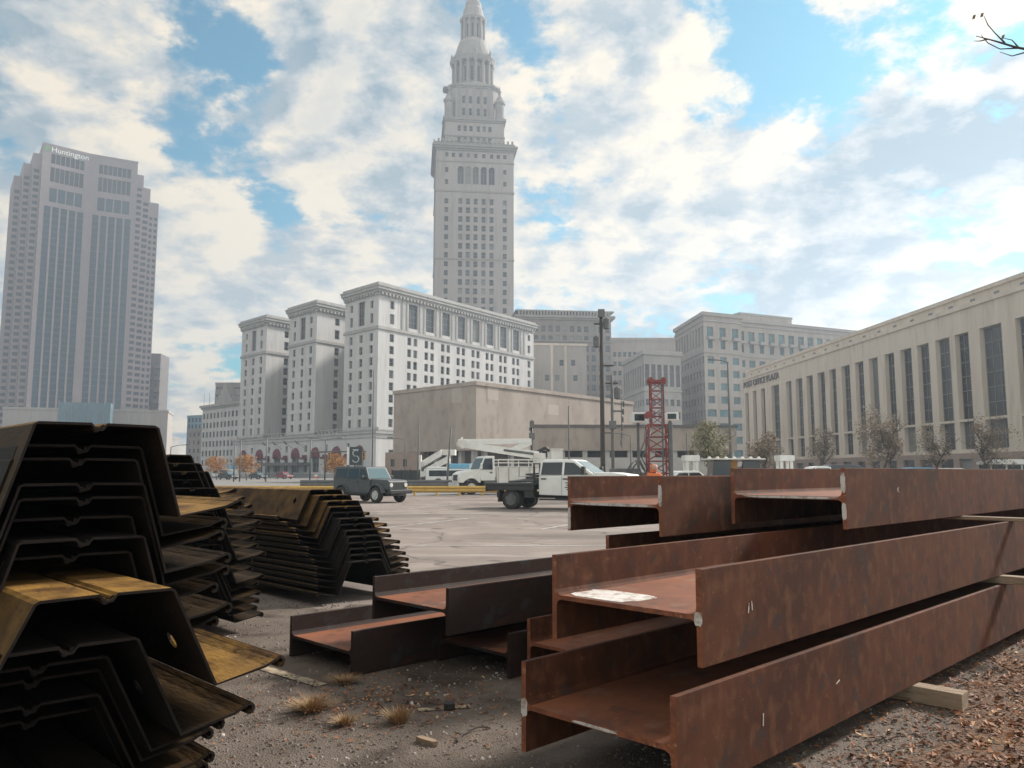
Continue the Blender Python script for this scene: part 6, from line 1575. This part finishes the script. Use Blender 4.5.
# blue van-like kiosk at the left of the hotel
a = at(225, 476, 215); r = thing('bus', 'turquoise and white bus before the pedimented building, left of the hotel', 'bus', (a.x, 215, 0), R(-36))
bx(r, 'body', 'white_car', -4.0, 4.0, -1.2, 1.2, .4, 2.3, bevel=.1); bx(r, 'roof_panel', 'bus_blue', -3.9, 3.9, -1.15, 1.15, 2.31, 4.0, bevel=.1)
for s in (1, -1):
    for k in range(3):
        mb = MB(); mb.box(-3.6 + k * 2.45, -1.4 + k * 2.45, s * 1.2 - .02, s * 1.2 + .02, 1.2, 2.1); mb.build('window', 'cargl', r)
    for x in (-2.4, 2.4): wheel(r, x, s * 1.05, .46, .26)
# black mesh fence left of the bus
a = at(392, 478, 92); c = at(420, 478, 90)
fr = thing('fence', 'low black screened fence under the left end of the concrete hall', 'fence', (a.x, a.y, 0), math.atan2(c.y - a.y, c.x - a.x)); Lf = (c - a).length; Lf = math.hypot(c.x - a.x, c.y - a.y)
mb = MB(); mb.box(0, Lf, -.02, .02, .1, 1.75); mb.build('screen', 'black', fr)
for k in range(4): bx(fr, 'post', 'black', Lf * k / 3 - .04, Lf * k / 3 + .04, -.07, -.03, 0, 1.9, bevel=0)

# traffic cone / barrel group near the rails
for k, (px, Y, lab) in enumerate(((316, 120, 'orange and white traffic barrel before the hotel, right of the signal pole'),)):
    a = at(px, 478, Y); r = thing('traffic_barrel', lab, 'barrel', (a.x, Y, 0))
    for j in range(4):
        mb = MB(); mb.lathe([(.32 - j * .02, .05 + j * .28), (.31 - j * .02, .32 + j * .28)], (0, 0), 14); mb.build('band', 'orange' if j % 2 == 0 else 'white_car', r)


# ------------------------------------------------------------------ trees
def tree(name, label, X, Y, H, cr, leafm, nleaf, seed, cz=.62, squash=1.15, ls=.16, group=None, bare=.0, nl=8):
    rn = random.Random(seed); r = thing(name, label, 'tree', (X, Y, 0), 0, group)
    mb = MB(); tips = []
    def branch(p, d, L, rad, lev):
        pts = [p]; q = Vector(p)
        for k in range(4):
            d = (d + Vector((rn.gauss(0, .13), rn.gauss(0, .13), rn.gauss(.03, .08)))).normalized(); q = q + d * L / 4; pts.append(q.copy())
        mb.tube(pts, [rad * (1 - .16 * i) for i in range(5)], 6 if lev < 2 else 4, cap=False)
        if lev >= 2: tips.extend(pts[1:])
        if lev < 3:
            for k in range(3 if lev else nl):
                t_ = pts[min(4, 1 + int(rn.random() * 4))] if lev else pts[2 + k % 3]
                a = rn.uniform(0, 6.28); e = rn.uniform(.25, .95)
                nd = (Vector((math.cos(a) * math.cos(e), math.sin(a) * math.cos(e), math.sin(e))) + d * .35).normalized()
                branch(t_, nd, L * rn.uniform(.5, .72) if lev else cr * rn.uniform(.6, .95), rad * .45, lev + 1)
    branch(Vector((0, 0, 0)), Vector((0, 0, 1)), H * .72, H * .022, 0)
    mb.build('trunk', 'bark', r, smooth=True, fix=False)
    cb = MB(); c = Vector((0, 0, H * cz))
    clumps = [Vector((rn.gauss(0, .42), rn.gauss(0, .42), rn.gauss(0, .42))) for _ in range(34)]
    n = 0; g = 0
    while n < nleaf and g < nleaf * 12:
        g += 1
        if rn.random() < .45 and tips: p = rn.choice(tips) + Vector((rn.gauss(0, .22), rn.gauss(0, .22), rn.gauss(0, .22))) * cr * .45
        else:
            k = rn.choice(clumps); p = c + Vector((k.x * cr, k.y * cr, k.z * cr * squash)) + Vector((rn.gauss(0, .17), rn.gauss(0, .17), rn.gauss(0, .15))) * cr
        e = (p - c); e = Vector((e.x / cr, e.y / cr, e.z / (cr * squash)))
        if e.length > 1.02: continue
        u = Vector((rn.gauss(0, 1), rn.gauss(0, 1), rn.gauss(0, 1))).normalized(); w = u.orthogonal().normalized(); s = ls * rn.uniform(.6, 1.3)
        o = len(cb.v); cb.v += [tuple(p - u * s), tuple(p + w * s * .5), tuple(p + u * s), tuple(p - w * s * .5)]; cb.f.append([o, o + 1, o + 2, o + 3]); cb.m.append(0); n += 1
    if nleaf: cb.build('crown', leafm, r, fix=False)
    return r
def tpx(px, Y): return at(px, 470, Y).x
def th(py, Y): return at(512, py, Y).z
gt = 'small trees in front of the post office'
tree('tree', 'rounded olive tree left of the post office corner, behind the gate shelter', tpx(711, 70), 70, th(425, 70), 2.05, 'leaf_olive', 3400, 21, .66, 1.15, .13, gt)
tree('tree', 'sparse thin-leaved tree behind the right gate shelter', tpx(764, 72), 72, th(433, 72), 1.8, 'leaf_thin', 2600, 22, .62, 1.2, .12, gt)
tree('tree', 'tall faded tree standing before the middle windows of the post office', tpx(877, 66), 66, th(412, 66), 2.1, 'leaf_thin', 4200, 23, .66, 1.4, .11, gt)
tree('tree', 'slender nearly bare tree right of the light blue car', tpx(932, 66), 66, th(424, 66), 1.5, 'leaf_thin', 1600, 24, .66, 1.5, .10, gt)
tree('tree', 'faded tree before the widest post office window, near the right edge', tpx(996, 64), 64, th(416, 64), 1.9, 'leaf_thin', 2400, 25, .66, 1.35, .10, gt)
tree('tree', 'very thin tree in front of the post office, just right of the white pickup', tpx(822, 90), 90, th(426, 90), 1.8, 'leaf_thin', 1500, 26, .66, 1.4, .12, gt)
gt = 'orange street trees before the hotel'
tree('tree', 'orange-leaved street tree under the hotel awnings near its left end', tpx(247, 150), 150, th(458, 150), 2.6, 'leaf_orange', 1100, 27, .72, .7, .22, gt)
tree('tree', 'orange-leaved street tree left of the black sign', tpx(334, 140), 140, th(457, 140), 2.7, 'leaf_orange', 1300, 28, .74, .65, .22, gt)
tree('tree', 'orange street tree before the pedimented building', tpx(217, 160), 160, th(460, 160), 2.7, 'leaf_orange', 1000, 29, .72, .7, .22, gt)

# bare twigs reaching in at the top right: a tree that stands right of the view
def overhang():
    Y = 7.0; tip = at(975, 42, Y); rn = random.Random(8); X = 9.2
    r = thing('bare_tree', 'bare tree standing out of view at right, its twigs reaching in at the top corner', 'tree', (X, Y, 0))
    mb = MB(); mb.tube([(X, Y, 0), (X + .05, Y, 2), (X - .08, Y, 4), (X + .05, Y, 6.6)], [.14, .12, .09, .04], 10); mb.build('trunk', 'bark', r, world=True, smooth=True)
    mb = MB(); P = lambda px, py, dy=0.0: at(px, py, Y + dy)
    mb.tube([(X - .06, Y, 3.9), P(1250, 100), P(1100, 66), P(1040, 52), P(1015, 47), P(995, 41), P(976, 36)], [.05, .035, .022, .013, .010, .007, .003], 6)
    for a in ([(1020, 48), (1000, 49), (988, 43), (981, 35)], [(1005, 43), (995, 33), (988, 25), (984, 16)], [(1030, 51), (1012, 56), (1000, 52)], [(988, 39), (980, 41), (974, 41)], [(1018, 47), (1012, 40), (1003, 38)]):
        mb.tube([P(x, y, .05 * i) for i, (x, y) in enumerate(a)], [.008] + [.005] * (len(a) - 2) + [.0025], 5)
    mb.build('branch', 'bark', r, world=True, smooth=True)
    mb = MB()
    for (px, py) in ((974, 17), (1003, 37), (982, 15)):
        c = P(px, py); u = Vector((.02, 0, .025)); w = Vector((.014, .01, -.01)); mb.poly([c - u, c + w, c + u, c - w])
    mb.build('leaf', 'leaf_thin', r, world=True, fix=False)
overhang()

# ------------------------------------------------------------------ haze: one closed box round everything
mb = MB(); mb.box(-1100, 1100, -120, 1250, -1.0, 262)
hz = mb.build('haze', 'white_car'); hz['kind'] = 'stuff'
hm = bpy.data.materials.new('haze_air'); hm.use_nodes = True; t = hm.node_tree; t.nodes.clear()
vo = t.nodes.new('ShaderNodeVolumePrincipled'); oo = t.nodes.new('ShaderNodeOutputMaterial')
vo.inputs['Color'].default_value = (.74, .85, 1.0, 1); vo.inputs['Density'].default_value = HAZE if 'HAZE' in globals() else .0006; vo.inputs['Anisotropy'].default_value = .38
t.links.new(vo.outputs[0], oo.inputs['Volume']); hz.data.materials.clear(); hz.data.materials.append(hm)
